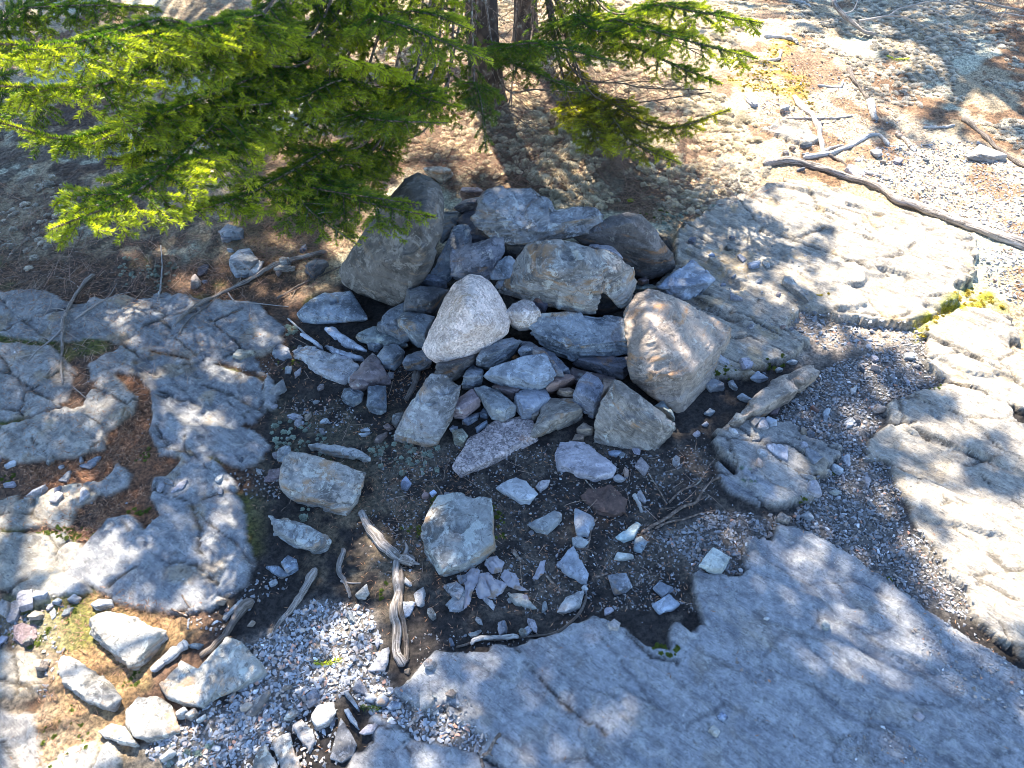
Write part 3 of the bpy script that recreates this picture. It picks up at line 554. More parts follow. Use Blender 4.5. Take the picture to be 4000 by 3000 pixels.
rock('small_stone', 'little tan sliver beside the wedge-shaped stone', S, 'D 785,370 810,330 850,335 830,400 800,415', M_TAN, z0=0, t=3, tint=(.7, .75, .8))
rock('stone', 'dark oval slate with reddish tip leaning left of the pointed block', S, 'D 1062,240 1085,180 1110,130 1150,95 1222,130 1252,190 1235,270 1220,335 1190,372 1110,332 1070,290', M_SLATE, z0=2.5, t=6, tint=(1.1, 1.05, 1.1), strata=.4)
rock('small_stone', 'pinkish stone behind the left side of the pointed block', S, 'D 1225,270 1240,210 1255,130 1330,150 1290,230 1250,280', M_TAN, z0=4, t=3.5, tint=(.8, .75, .72))
rock('stone', 'rusty brown stone right of the broad blue slab', S, 'D 885,195 950,110 1050,110 1072,142 980,192 900,217', M_RED, z0=4, t=3, tint=(1.2, 1.05, .9))
rock('stone', 'tan pitted small stone above the wedge-shaped stone', S, 'D 955,225 975,195 1040,190 1075,215 1060,245 1010,250', M_TAN, z0=3, t=2.5, tint=(.85, .8, .75))
rock('stone', 'thin black slate under the layered slab', S, 'B 440,1510 560,1470 850,1455 865,1560 800,1622 650,1592', M_DARK, z0=2.5, t=4, tint=(1, 1, 1.1), strata=1.8)
rock('stone', 'steep dark slate in the gap between the broad blue slab and the layered slab', S, 'B 220,1400 300,1440 380,1560 420,1600 330,1620 230,1480', M_SLATE, z0=4, t=3, tint=(.75, .75, .8))
rock('stone', 'dark brown stone filling the gap below the tan boulder', S, 'D 1010,110 1060,60 1200,100 1330,130 1290,230 1200,240 1080,160', M_RED, z0=.5, t=3, tint=(.55, .55, .55))
rock('stone', 'grey green stone in the shade beside the pointed block', S, 'D 1590,310 1640,275 1700,340 1720,390 1690,400 1620,350', M_SLATE, z0=0, t=4, tint=(1.1, 1.2, 1.1))
rock('stone', 'dark slab seen between the lichened boulder and the top slab', S, 'A 1150,640 1160,425 1290,415 1330,520 1230,560', M_DARK, z0=14, t=3, tint=(1.3, 1.4, 1.4))
rock('stone', 'narrow dark stone tucked under the left end of the top slab', S, 'A 1270,490 1345,400 1395,370 1430,560 1500,620 1440,650 1360,640 1300,520', M_DARK, z0=15, t=3.5, tint=(.9, .85, .9))
rock('small_stone', 'small dark stone behind the left corner of the top slab', S, 'A 1248,385 1330,330 1450,305 1470,330 1400,395 1290,417', M_DARK, z0=18, t=4, tint=(1.4, 1.4, 1.5))
rock('small_stone', 'pale brown broken stone behind the pile, next to the heath', S, 'A 1285,300 1300,250 1380,238 1455,262 1445,305 1340,325', M_RED, z0=9, t=6, tint=(1.6, 1.5, 1.4))
rock('small_stone', 'dark block under the front of the arched slab beside the speckled granite', S, 'B 140,1060 160,1010 240,1030 258,1080 230,1150 180,1130', M_DARK, z0=9, t=4, tint=(1.2, 1.1, 1.3))
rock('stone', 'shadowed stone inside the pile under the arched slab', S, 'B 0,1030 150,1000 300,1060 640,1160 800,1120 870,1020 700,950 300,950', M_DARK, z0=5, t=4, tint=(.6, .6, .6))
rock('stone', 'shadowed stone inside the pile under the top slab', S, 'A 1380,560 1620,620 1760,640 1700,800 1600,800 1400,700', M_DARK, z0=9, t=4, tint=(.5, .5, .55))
rock('stone', 'blue angular stone resting right of the pile above the tan boulder', S, 'B 1048,960 1160,880 1250,790 1290,770 1380,820 1447,910 1405,955 1320,1032 1230,1047 1100,1002', M_PALE, z0=0, t=5.5, tint=(.72, .82, .98), strata=.4)
rock('small_stone', 'small reddish stone between the dark boulder and the tan boulder', S, 'B 905,905 960,890 980,935 930,955', M_RED, z0=3, t=3)
rock('stone', 'mossy grey fill stone below the dark boulder', S, 'B 870,960 960,930 1040,960 1060,1000 900,1020', M_SLATE, z0=0, t=4, tint=(.8, .9, .8))
# stones around the pile, on the soil
rock('flat_stone', 'long pinkish granite slab half sunk in the soil before the pile', 'slab', 'D 290,700 380,560 400,500 560,410 720,385 790,410 818,540 700,572 620,612 560,680 440,720 345,765', M_PINK, z0=-.4, t=2.8, tint=(1.15, 1.12, 1.12), strata=.2, vox=.0036)
rock('flat_stone', 'thin flat pinkish slab on the soil in front of the pointed block', 'slab', 'D 952,620 980,540 1080,552 1170,558 1250,640 1328,705 1312,772 1200,792 1100,772 970,722', M_PALE, z0=.1, t=2, tint=(1.02, .92, .95), strata=.4)
rock('small_stone', 'white three-cornered chip left of the flat pinkish slab', S, 'D 568,842 640,795 690,778 760,800 832,882 770,942 720,942 640,892', M_PALE, z0=0, t=2, tint=(1.2, 1.2, 1.2))
rock('flat_stone', 'large smooth grey six-sided stone in the foreground', 'slab', 'D 72,1150 110,1050 190,900 310,883 400,905 520,920 530,1050 543,1240 450,1312 380,1372 220,1417 130,1280', M_SCHIST, z0=0, t=3.8, tint=(1.0, 1.04, 1.05), strata=.5, vox=.0038)
rock('flat_stone', 'layered grey stone with a sunlit rusty end at the left of the foreground', 'slab', 'C 168,1450,3 205,1270,5.5 260,1233,6 360,1240,6 580,1300,5.5 720,1370,5 790,1375,4 780,1450,3.5 715,1500,3.5 720,1590,1 648,1685,-.3 489,1648,0 293,1587,0 200,1520,1 190,1440,5 320,1530,4.5 500,1590,4 690,1600,3.5', M_SCHIST, thick=5, tint=(1.15, 1.1, 1.05), strata=1.4, vox=.0038)
rock('flat_stone', 'narrow grey splinter of rock behind the layered grey stone', 'slab', 'C 378,1175 470,1160 620,1190 740,1210 822,1262 802,1302 700,1272 560,1232 400,1222', M_SCHIST, z0=0, t=2, tint=(1.2, 1.25, 1.3))
rock('flat_stone', 'oval speckled grey stone below the layered grey stone', 'slab', 'F 85,180 180,190 260,222 400,290 432,320 402,380 345,397 230,352 110,292', M_SCHIST, z0=0, t=3.4, tint=(1.1, 1.15, 1.2))
chips = [
 ('mottled grey chip with a curved side, left of the upright pale chip', 'D 762,1080 850,1060 900,1010 945,985 988,1010 980,1060 890,1142 820,1122', M_PALE, 1.6, (.85, .85, .82)),
 ('upright pale blue four-sided chip below the rusty sunk stone', 'D 1078,980 1120,1000 1192,1030 1195,1080 1150,1152 1092,1152 1070,1060', M_PALE, 2.0, (.95, 1, 1.1)),
 ('pale green leaf-shaped chip near the dark twigs', 'D 1338,1160 1400,1110 1470,1062 1494,1080 1450,1170 1390,1192', M_PALE, 1.6, (1.1, 1.3, 1.3)),
 ('grey blue chip tucked under the pale green chip', 'D 1460,1170 1500,1155 1540,1190 1500,1260 1450,1250', M_PALE, 1.2, (.75, .9, 1)),
 ('kite-shaped pale blue chip pointing at the viewer', 'D 962,1340 1060,1222 1112,1310 1158,1410 1142,1468 1020,1402', M_PALE, 1.6, (1, 1.05, 1.15)),
 ('long white chip below the kite-shaped chip', 'D 955,1645 1010,1550 1132,1500 1102,1620 1010,1662', M_PALE, 2.0, (1.35, 1.3, 1.25)),
 ('thin brownish leaf-shaped chip near the crumpled leaves', 'D 632,1520 740,1530 822,1620 790,1627 690,1602', M_PALE, 1.2, (1.05, 1.02, .9)),
 ('dark grey roundish chip right of the kite-shaped chip', 'D 1288,1410 1400,1398 1438,1480 1400,1522 1330,1532', M_SLATE, 2.0, (1.4, 1.35, 1.35)),
 ('small mottled white fragment between the chips', 'D 1325,1310 1350,1260 1440,1270 1450,1300 1380,1315', M_PALE, 1.4, (1.2, 1.2, 1.1)),
 ('pale grey chip behind the light blue oval chip', 'D 1578,1490 1620,1448 1700,1480 1712,1502 1640,1557', M_PALE, 1.6, (.95, 1.05, 1.2)),
 ('light blue oval chip at the edge of the smooth bedrock', 'D 1578,1600 1680,1528 1748,1590 1702,1642 1620,1662', M_PALE, 1.6, (.95, 1.05, 1.2)),
 ('greenish white cube-like stone on the gravel at the right', 'D 1878,1340 1970,1232 2074,1290 2012,1402 1970,1407', M_PALE, 3.0, (1.25, 1.3, 1.2)),
 ('rusty brown stone sunk in the dark soil', 'D 1118,900 1170,850 1300,828 1402,920 1392,1010 1330,1032 1200,1002', M_RED, 1.4, (.6, .45, .35)),
 ('pinkish chip right of the flat pinkish slab', 'D 1455,700 1500,640 1555,700 1522,762', M_PALE, 1.5, (1.05, .92, .9)),
 ('white chip just below the flat pinkish slab corner', 'D 1322,770 1350,750 1400,780 1370,805 1330,800', M_PALE, 1.3, (1.05, 1.0, 1.0)),
 ('greenish upright stone at the tip of the pinkish granite slab', 'D 280,470 340,458 375,500 352,572 290,562', M_SCHIST, 3, (1.1, 1.15, 1)),
 ('white rounded pebble above the greenish upright stone', 'D 258,455 280,435 315,440 310,475 275,478', M_PALE, 1.5, (1.2, 1.25, 1.4)),
 ('dark blue chip below the purplish layered stone', 'D 335,400 400,365 450,350 440,400 375,442 340,430', M_SLATE, 2, (1.3, 1.3, 1.4)),
 ('flat blue chip above the pinkish granite slab', 'D 428,450 500,400 508,432 440,482', M_SLATE, 1.4, (1.4, 1.5, 1.6)),
 ('tiny blue block beside the mossy gap in the pile foot', 'D 455,350 480,320 520,355 500,395 460,385', M_SLATE, 1.8, (1.3, 1.4, 1.5)),
 ('flat blue chip at the foot of the pointed block', 'D 1290,600 1360,600 1372,622 1340,642 1292,635', M_SLATE, 1.3, (1.4, 1.5, 1.7)),
 ('light brown knobbly stone left of the pointed block foot', 'D 1078,460 1130,413 1192,450 1180,502 1100,502', M_TAN, 3, (.9, .9, .88)),
 ('small sunlit tan stone in front of the knobbly stone', 'D 1058,530 1075,490 1130,500 1125,545 1070,550', M_TAN, 2, (1.1, 1.05, 1)),
 ('pale chip with a sharp top right of the white three-cornered chip', 'D 820,830 850,795 912,790 890,840 845,865', M_PALE, 1.4, (1.15, 1.05, 1.05)),
 ('short white chip below the upright pale chip', 'D 1055,1165 1100,1150 1160,1190 1120,1235 1060,1225', M_PALE, 1.3, (1.3, 1.3, 1.25)),
 ('tiny white pebble under the kite-shaped chip', 'D 1115,1485 1135,1470 1155,1495 1135,1512', M_PALE, 1.3, (1.6, 1.6, 1.6)),
 ('grey triangular stone right of the crumpled leaves edge', 'F 1100,590 1180,560 1220,600 1200,680 1160,650', M_SCHIST, 1.6, (1.1, 1.1, 1.2)),
 ('white angular stone beside the sunlit root', 'F 585,640 650,580 665,630 640,665 600,660', M_PALE, 2, (1.2, 1.15, 1.05)),
 ('grey sparkling stone below the oval speckled stone', 'F 150,450 190,410 240,430 250,490 190,530', M_SLATE, 1.5, (1.5, 1.6, 1.7)),
 ('flat grey chip under a spot of lichen near the speckled oval stone', 'F 60,480 130,470 190,520 150,545', M_SLATE, 1.2, (1.3, 1.4, 1.5)),
 ('dark smooth round stone left of the striped bedrock', 'C 125,540 130,480 180,450 240,480 257,550 200,574', M_SLATE, 2, (.95, .95, 1)),
 ('pale reddish wedge on the left bedrock', 'I 1330,540 1360,500 1405,530 1400,555 1350,560', M_PALE, 1.5, (1.05, .9, .85)),
 ('flat striped pebble beside the pale reddish wedge', 'I 1375,600 1400,550 1500,560 1500,580 1420,612', M_SCHIST, 1.4, (1.2, 1.15, 1.0)),
 ('small blue triangular stone above the mossy gravel', 'C 222,985 260,945 300,960 345,990 280,1002', M_SLATE, 1.3, (1.5, 1.4, 1.5)),
 ('brown small slab below the long grey slab tip', 'C 850,1160 880,1110 945,1085 940,1120 900,1162', M_RED, 1.2, (1.1, 1.1, 1)),
 ('upright grey stone touching the long grey slab', 'C 985,1030 990,960 1060,940 1072,990 1020,1060', M_SCHIST, 2, (1, 1, 1)),
 ('blue chip in the lichens below the long grey slab', 'C 1040,1450 1080,1400 1120,1450 1090,1510 1050,1500', M_SLATE, 1.4, (1.5, 1.5, 1.7)),
 ('tiny bright blue white pebble near the big six-sided stone', 'C 1250,1520 1280,1500 1300,1520 1270,1552', M_PALE, 1.2, (1.3, 1.5, 1.9)),
 ('brown pebble left of the bright blue white pebble', 'C 1195,1540 1215,1515 1250,1530 1240,1560 1205,1568', M_RED, 1.2, (1.4, 1.2, 1.1)),
 ('oval pale stone in the dark soil below the tan boulder', 'H 80,750 130,720 190,750 190,790 110,800', M_PALE, 2.0, (.8, .8, .82)),
 ('narrow pale stone beside the oval pale stone', 'H 215,740 245,730 275,780 260,800 225,775', M_PALE, 1.8, (.9, .9, .9)),
 ('flat blue white stone above the ridge-shaped rock', 'H 350,720 390,678 455,720 400,752', M_PALE, 2, (.95, 1, 1.1)),
 ('light stone left of the ridge-shaped rock', 'H 268,830 300,810 357,842 340,865 290,855', M_PALE, 1.5, (.9, .95, 1.0)),
 ('round light blue stone below the ridge-shaped rock', 'H 435,960 450,940 500,965 500,1000 462,1012', M_PALE, 2, (.95, 1.05, 1.2)),
 ('whitish oval pebble beside a dark hole near the tan boulder', 'H 560,625 590,605 625,620 610,640 575,640', M_PALE, 1.5, (1.1, 1.15, 1.2)),
 ('square white pebble near a dark hole at the bedrock edge', 'H 495,670 515,655 540,665 530,685 505,690', M_PALE, 1.6, (1.1, 1.1, 1.1)),
 ('small white flake in the soil below the pointed block', 'H 60,995 90,975 105,990 90,1005', M_PALE, 1, (1, 1, 1.1)),
 ('pair-like pale stone on the dark soil right of the pile', 'H 75,930 110,895 140,915 110,945', M_PALE, 1.3, (.95, 1.05, 1.1)),
 ('pinkish flake in the soil at the right', 'H 10,1050 40,1030 50,1060 25,1070', M_PALE, 1.2, (1.05, .95, 1)),
 ('dark red stone lying in the right gravel', 'H 700,900 715,880 755,910 735,925', M_RED, 1.5, (1.1, .9, .8)),
 ('pale brown stone on the gravel below the cracked slab', 'H 500,1550 530,1510 580,1545 560,1600 520,1590', M_TAN, 2.5, (.9, .95, 1)),
 ('white flat stone on the gravel right of the pale brown stone', 'H 640,1530 690,1505 725,1540 700,1565', M_PALE, 1.8, (1.15, 1.15, 1.15)),
 ('pale pebble below the corner of the cracked slab', 'H 815,1390 850,1375 880,1390 850,1412', M_PALE, 1.6, (1.1, 1.1, 1.0)),
 ('small blue flake on the right bedrock near the blue angular stone', 'B 1408,742 1440,715 1458,742', M_SLATE, 1, (1.5, 1.6, 1.9)),
 ('thin grey stone lying on the right bedrock', 'B 1695,790 1790,768 1775,820 1712,833', M_SLATE, 1.4, (1.3, 1.3, 1.4)),
 ('pale pointed stone upright on the right bedrock', 'B 1930,960 1960,885 2020,890 2080,960 2140,1070 2100,1080 2010,990', M_PALE, 3, (.95, .9, .82)),
 ('pale stone at the far right near the long root', 'K 1620,850 1700,780 1800,830 1835,870 1760,880 1660,865', M_PALE, 2.5, (1, .9, .8)),
 ('smooth white pebble lying on the big shaded bedrock', 'G 1240,665 1255,640 1280,665 1270,690 1250,690', M_PALE, 1.4, (1.1, 1.1, 1.0)),
 ('little white pebble alone on the smooth bedrock', 'G 960,635 975,625 992,632 980,645', M_PALE, 1, (1.5, 1.5, 1.5)),
 ('pinkish round pebble at the lower right corner', 'G 1680,1100 1705,1085 1735,1105 1710,1130', M_PALE, 1.4, (.9, .8, .85)),
 ('white fragment on the bedrock near the lower edge', 'G 695,1180 720,1150 750,1175 735,1205', M_PALE, 1.6, (1.1, 1.05, .95)),
 ('blue dark chip on the lower bedrock', 'G 735,1110 760,1080 792,1105 765,1130', M_SLATE, 1.2, (1.2, 1.3, 1.6)),
 ('small brown pebble above the dark hollow in the smooth bedrock', 'G 215,660 245,635 275,655 260,692 225,690', M_PALE, 1.5, (.95, .85, .8)),
]
for lb, s, mt_, t_, ti in chips: ti = tuple(a_*.86 for a_ in ti); rock('loose_stone', lb, S, s, mt_, z0=-.15, t=t_, tint=ti, thick=t_+1)
# stones at the left and bottom left
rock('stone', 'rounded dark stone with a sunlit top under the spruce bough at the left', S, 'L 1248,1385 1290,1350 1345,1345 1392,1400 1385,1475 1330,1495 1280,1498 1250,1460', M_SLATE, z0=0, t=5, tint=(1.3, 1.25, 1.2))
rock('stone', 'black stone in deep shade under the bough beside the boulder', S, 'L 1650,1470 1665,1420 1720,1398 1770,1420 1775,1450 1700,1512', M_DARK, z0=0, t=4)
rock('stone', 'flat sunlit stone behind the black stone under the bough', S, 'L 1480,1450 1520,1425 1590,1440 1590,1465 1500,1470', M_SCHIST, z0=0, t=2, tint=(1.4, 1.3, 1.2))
rock('stone', 'grey stone hidden among needles under the lowest left bough', S, 'L 1180,1250 1230,1215 1310,1235 1310,1290 1220,1300', M_SLATE, z0=0, t=3, tint=(1, 1, 1))
rock('stone', 'light wedge of rock behind the lichened boulder among dry stems', S, 'A 1030,110 1100,90 1190,95 1232,150 1160,195 1090,160', M_SCHIST, z0=3, t=6, tint=(1.3, 1.2, 1.1))
rock('flat_stone', 'grey white embedded slab left of the reddish three-cornered stone', 'slab', 'C 258,500 340,468 450,480 560,540 680,560 745,612 655,690 645,735 590,735 500,700 400,640 300,570', M_SCHIST, z0=-.5, t=2.3, tint=(1.4, 1.4, 1.5), strata=1.2)
for k, (s, lb) in enumerate([('C 320,385 350,375 480,480 490,500 470,495', 'splintered pale rock strip farthest left of three above the embedded slab'), ('C 500,345 560,345 650,430 790,490 790,510 640,470', 'longest splintered pale rock strip, running toward the reddish stone'), ('C 490,470 520,455 720,540 780,570 700,570 560,530', 'lowest splintered pale rock strip touching the embedded slab')]):
    rock('rock_splinter', lb, 'rock splinter', s, M_PALE, z0=0, t=1.6, tint=(1.15, 1.18, 1.3), strata=2)
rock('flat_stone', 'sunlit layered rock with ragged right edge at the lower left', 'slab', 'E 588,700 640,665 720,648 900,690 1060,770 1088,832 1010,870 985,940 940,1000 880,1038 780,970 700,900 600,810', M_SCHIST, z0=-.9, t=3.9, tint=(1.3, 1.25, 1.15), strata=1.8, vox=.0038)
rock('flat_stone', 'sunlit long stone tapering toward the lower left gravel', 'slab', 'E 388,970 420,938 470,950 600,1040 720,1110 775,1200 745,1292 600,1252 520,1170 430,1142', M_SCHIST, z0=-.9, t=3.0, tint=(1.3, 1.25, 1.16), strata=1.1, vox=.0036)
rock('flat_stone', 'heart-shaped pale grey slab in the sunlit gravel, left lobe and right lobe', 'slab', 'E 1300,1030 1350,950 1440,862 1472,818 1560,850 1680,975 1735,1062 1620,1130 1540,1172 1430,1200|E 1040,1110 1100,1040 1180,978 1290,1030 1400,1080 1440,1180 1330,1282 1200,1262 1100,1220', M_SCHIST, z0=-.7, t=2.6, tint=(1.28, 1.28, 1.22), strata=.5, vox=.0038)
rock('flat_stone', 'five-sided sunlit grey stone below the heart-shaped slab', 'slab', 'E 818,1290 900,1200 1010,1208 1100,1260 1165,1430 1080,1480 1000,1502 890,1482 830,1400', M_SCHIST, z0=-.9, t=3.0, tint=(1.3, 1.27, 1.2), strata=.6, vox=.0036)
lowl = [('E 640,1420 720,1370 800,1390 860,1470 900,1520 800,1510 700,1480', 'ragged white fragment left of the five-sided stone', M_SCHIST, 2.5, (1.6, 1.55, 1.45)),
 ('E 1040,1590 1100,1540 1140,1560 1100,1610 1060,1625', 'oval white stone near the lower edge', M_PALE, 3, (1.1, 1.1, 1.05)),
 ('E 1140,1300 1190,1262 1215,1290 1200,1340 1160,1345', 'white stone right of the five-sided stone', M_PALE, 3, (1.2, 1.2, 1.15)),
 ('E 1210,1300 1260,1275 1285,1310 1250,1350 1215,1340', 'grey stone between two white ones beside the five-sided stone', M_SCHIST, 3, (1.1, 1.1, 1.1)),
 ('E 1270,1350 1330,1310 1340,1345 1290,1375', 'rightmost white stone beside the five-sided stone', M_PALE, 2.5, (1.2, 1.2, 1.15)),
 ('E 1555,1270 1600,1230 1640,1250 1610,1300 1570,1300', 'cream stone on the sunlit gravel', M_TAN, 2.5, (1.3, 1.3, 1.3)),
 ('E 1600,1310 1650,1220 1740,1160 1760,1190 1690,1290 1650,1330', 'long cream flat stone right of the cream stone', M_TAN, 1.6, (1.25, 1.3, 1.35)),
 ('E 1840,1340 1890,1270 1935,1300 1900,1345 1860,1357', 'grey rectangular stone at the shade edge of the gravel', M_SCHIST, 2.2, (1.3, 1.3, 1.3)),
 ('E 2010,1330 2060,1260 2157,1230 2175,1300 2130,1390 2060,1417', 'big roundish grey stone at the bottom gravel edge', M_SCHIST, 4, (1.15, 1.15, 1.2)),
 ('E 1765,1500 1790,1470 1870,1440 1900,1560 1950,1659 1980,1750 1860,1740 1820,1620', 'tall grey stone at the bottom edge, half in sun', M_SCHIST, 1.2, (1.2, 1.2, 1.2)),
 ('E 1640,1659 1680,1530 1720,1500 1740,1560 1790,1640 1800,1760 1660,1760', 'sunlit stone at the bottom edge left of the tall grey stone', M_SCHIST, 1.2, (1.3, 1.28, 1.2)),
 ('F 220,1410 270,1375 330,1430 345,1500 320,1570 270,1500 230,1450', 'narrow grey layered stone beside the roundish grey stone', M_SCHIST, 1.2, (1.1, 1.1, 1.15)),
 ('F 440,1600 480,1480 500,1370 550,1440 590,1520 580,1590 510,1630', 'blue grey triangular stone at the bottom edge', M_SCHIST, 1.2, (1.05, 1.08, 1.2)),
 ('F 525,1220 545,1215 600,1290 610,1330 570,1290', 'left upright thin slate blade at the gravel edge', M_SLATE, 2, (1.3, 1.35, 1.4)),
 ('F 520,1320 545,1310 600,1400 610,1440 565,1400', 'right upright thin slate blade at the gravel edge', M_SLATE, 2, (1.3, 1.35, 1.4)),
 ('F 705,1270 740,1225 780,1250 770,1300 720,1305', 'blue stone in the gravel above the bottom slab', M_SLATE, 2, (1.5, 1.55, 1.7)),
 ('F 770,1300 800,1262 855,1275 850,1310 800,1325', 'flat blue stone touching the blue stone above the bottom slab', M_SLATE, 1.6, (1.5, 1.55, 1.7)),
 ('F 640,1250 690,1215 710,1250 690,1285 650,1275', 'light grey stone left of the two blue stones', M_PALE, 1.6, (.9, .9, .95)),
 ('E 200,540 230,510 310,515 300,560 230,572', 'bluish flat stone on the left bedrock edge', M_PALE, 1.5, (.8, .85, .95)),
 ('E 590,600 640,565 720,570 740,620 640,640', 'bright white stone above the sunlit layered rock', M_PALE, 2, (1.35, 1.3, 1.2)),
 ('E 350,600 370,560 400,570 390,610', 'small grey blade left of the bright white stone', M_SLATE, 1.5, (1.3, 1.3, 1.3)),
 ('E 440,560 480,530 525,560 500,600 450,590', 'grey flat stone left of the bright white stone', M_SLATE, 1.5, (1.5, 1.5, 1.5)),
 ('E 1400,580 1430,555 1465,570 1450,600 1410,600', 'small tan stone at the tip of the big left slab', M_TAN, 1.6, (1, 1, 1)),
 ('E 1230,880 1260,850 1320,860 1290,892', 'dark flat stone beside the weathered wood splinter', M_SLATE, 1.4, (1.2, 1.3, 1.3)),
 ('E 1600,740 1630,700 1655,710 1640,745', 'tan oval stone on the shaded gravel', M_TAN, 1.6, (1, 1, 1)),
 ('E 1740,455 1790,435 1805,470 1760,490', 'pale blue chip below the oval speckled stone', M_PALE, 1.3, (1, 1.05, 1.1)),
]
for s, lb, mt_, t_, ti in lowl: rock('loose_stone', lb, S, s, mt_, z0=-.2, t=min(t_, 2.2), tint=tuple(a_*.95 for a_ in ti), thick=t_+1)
rock('ridge_stone', 'long pale ridge-shaped rock right of the pile, lying slantwise in the gravel', 'stone',
 'H 225,980 290,900 350,850 430,780 520,770 560,860 450,925 330,985 260,1010|H 440,790 480,730 560,690 630,790 570,860 500,870|H 560,700 600,660 720,638 772,680 700,740 640,795 580,780', M_TAN, z0=-.3, t=4, tint=(.85, .88, .9), strata=1.0, vox=.004)
finish_rocks()
# ------------------------------------------------------------ roots, sticks, dead wood
M_ROOT = root_material('weathered_root_bark', (.16, .13, .105), (.38, .335, .30))
M_ROOTD = root_material('dark_root_bark', (.09, .07, .055), (.22, .18, .15))
M_BARE = root_material('bleached_wood', (.34, .32, .30), (.54, .52, .49))
M_TWIG = bark_material('dry_twig', (.16, .11, .08), (.33, .26, .21), (120, 120, 120), .3)
M_BARK = bark_material('scaly_spruce_bark', (.06, .042, .033), (.14, .10, .075), (42, 42, 26), 1.0)
def gpath(s, lift=0.0, n=40):
    P = []
    for a, b, c in pts(s):
        g = at_z(a, b, 0); z = float(hgt(g[0], g[1])); g = at_z(a, b, z+c/100+lift); P.append(g)
    return spline(P, n)
def stick(name, label, cat, s, r0, r1, mat, wob=.15, sides=10, lift=None, group=None, branches=(), n=46, follow=True):
    P = gpath(s, 0, n); k = np.linspace(0, 1, n); R = (r0+(r1-r0)*k)*(1+wob*fbm(k*9+hash(s) % 50, k*0, None, 2, 3)); R = np.maximum(R, .0006)
    R[0] *= .55; R[-1] *= .4
    if follow: P[:, 2] = np.maximum(P[:, 2]*.5+.5*hgt(P[:, 0], P[:, 1]), hgt(P[:, 0], P[:, 1])-.002)+R*(.55 if lift is None else lift)
    P = P + .25*R[:, None]*np.stack([fbm(k*14, k*0+1.3, None, 2, 8), fbm(k*14, k*0+4.3, None, 2, 9), 0*k], -1)
    b = MB(); an_ = np.linspace(0, 2*np.pi, sides, endpoint=False); sa_ = np.r_[0, np.cumsum(np.linalg.norm(np.diff(P, axis=0), axis=1))]; gc_ = np.stack([np.tile(np.cos(an_)*.011, n), np.tile(np.sin(an_)*.011, n), np.repeat(sa_, sides)], 1)
    b.add(*tube_geo(P, R, sides, .34 if r0 > .003 else 0, len(s)), 0, gc_)
    for bs, br in branches:
        Q = gpath(bs, 0, 16); rr = np.linspace(br, br*.35, 16); Q[:, 2] += rr*.8; b.add(*tube_geo(Q, rr, 6))
    return tag(b.build(name, mat, origin=P[0]), label, cat, group)
stick('exposed_root', 'long thick weathered root running down to the right edge across the sunlit bedrock', 'root', 'K 525,895 600,885 700,880 790,905 880,930 1000,975 1150,1025 1240,1090 1350,1130 1500,1185 1620,1225 1700,1255 1820,1305 1936,1350 2150,1430', .012, .016, M_ROOT, .25, 14, lift=.7, n=90)
stick('exposed_root', 'short knobbly root with pale bark ending in a stub, left of the six-sided grey stone', 'root', 'F 618,150 650,220 700,290 760,360 810,410 860,440 930,455', .009, .0135, M_ROOT, .3, 14, n=50, branches=(('F 870,430 890,370 880,335', .006), ('F 920,450 965,462', .006), ('F 760,370 740,330', .004)))
stick('exposed_root', 'long grey root running straight toward the viewer from the knobbly root stub', 'root', 'F 832,440 825,500 832,560 840,630 818,700 815,770 830,840 832,900 828,960 835,1010 870,1058', .007, .0105, M_ROOT, .2, 14, n=70)
stick('exposed_root', 'thin dark second strand beside the long grey root', 'root', 'F 850,470 858,560 852,650 850,720 865,800 880,880 885,970 888,1040', .006, .006, M_ROOTD, .25, 10, n=50)
stick('exposed_root', 'reddish barked root crossing from shade into the sunlit gravel', 'root', 'F 352,490 320,550 280,620 240,680 200,740 150,790 115,840 90,900', .011, .003, M_ROOT, .25, 10)
stick('exposed_root', 'small thin pale root between the reddish root and the knobbly root', 'root', 'F 520,370 500,440 490,500 520,560 545,620 552,655', .006, .004, M_ROOT, .25, 8, branches=(('F 500,560 560,572 620,570', .003),))
stick('exposed_root', 'dark bark-covered root from the big left slab down to the heart-shaped slab', 'root', 'E 1640,580 1590,620 1540,680 1490,750 1460,800 1400,860 1360,900 1300,940', .012, .006, M_ROOTD, .3, 10)
stick('wood_splinter', 'bleached split piece of wood pointing down at the lower left slab', 'driftwood', 'E 1210,860 1160,900 1100,950 1050,990 1000,1030', .011, .009, M_BARE, .4, 7)
stick('wood_splinter', 'small bleached splinter above the bigger split wood piece', 'driftwood', 'E 1575,580 1530,620 1490,660 1450,700', .006, .005, M_BARE, .3, 6)
stick('stick', 'curved stick with one bare white half lying along the bedrock edge', 'stick', 'F 1180,950 1240,935 1290,915 1350,905 1440,905 1540,895 1640,885 1740,875 1800,850 1860,800 1905,750 1935,690 1945,640', .003, .0035, M_ROOTD, .2, 8, n=60, lift=1.2)
stick('stick', 'short bare white stick lying on the curved dark stick', 'stick', 'F 1270,935 1290,915 1350,902 1420,902 1480,900 1545,893', .0045, .005, M_BARE, .2, 8, lift=2.0)
stick('stick', 'thick dark twig slanting up to the right through the soil chips', 'stick', 'D 1500,1135 1580,1090 1680,1030 1770,965 1850,940 1900,860 1960,800 2020,770', .0045, .003, M_TWIG, .2, 8, lift=1.0, branches=(('D 1680,940 1760,860 1870,810 1940,700 1990,640', .003),))
stick('stick', 'lower dark twig parallel to the thick dark twig', 'stick', 'D 1590,1105 1680,1065 1780,1045 1880,1010 1985,985', .003, .002, M_TWIG, .2, 8, lift=1.0)
stick('stick', 'thin forked twig on the soil below the flat pinkish slab', 'stick', 'D 1130,780 1190,850 1240,910', .002, .0015, M_TWIG, .1, 6, lift=1.5)
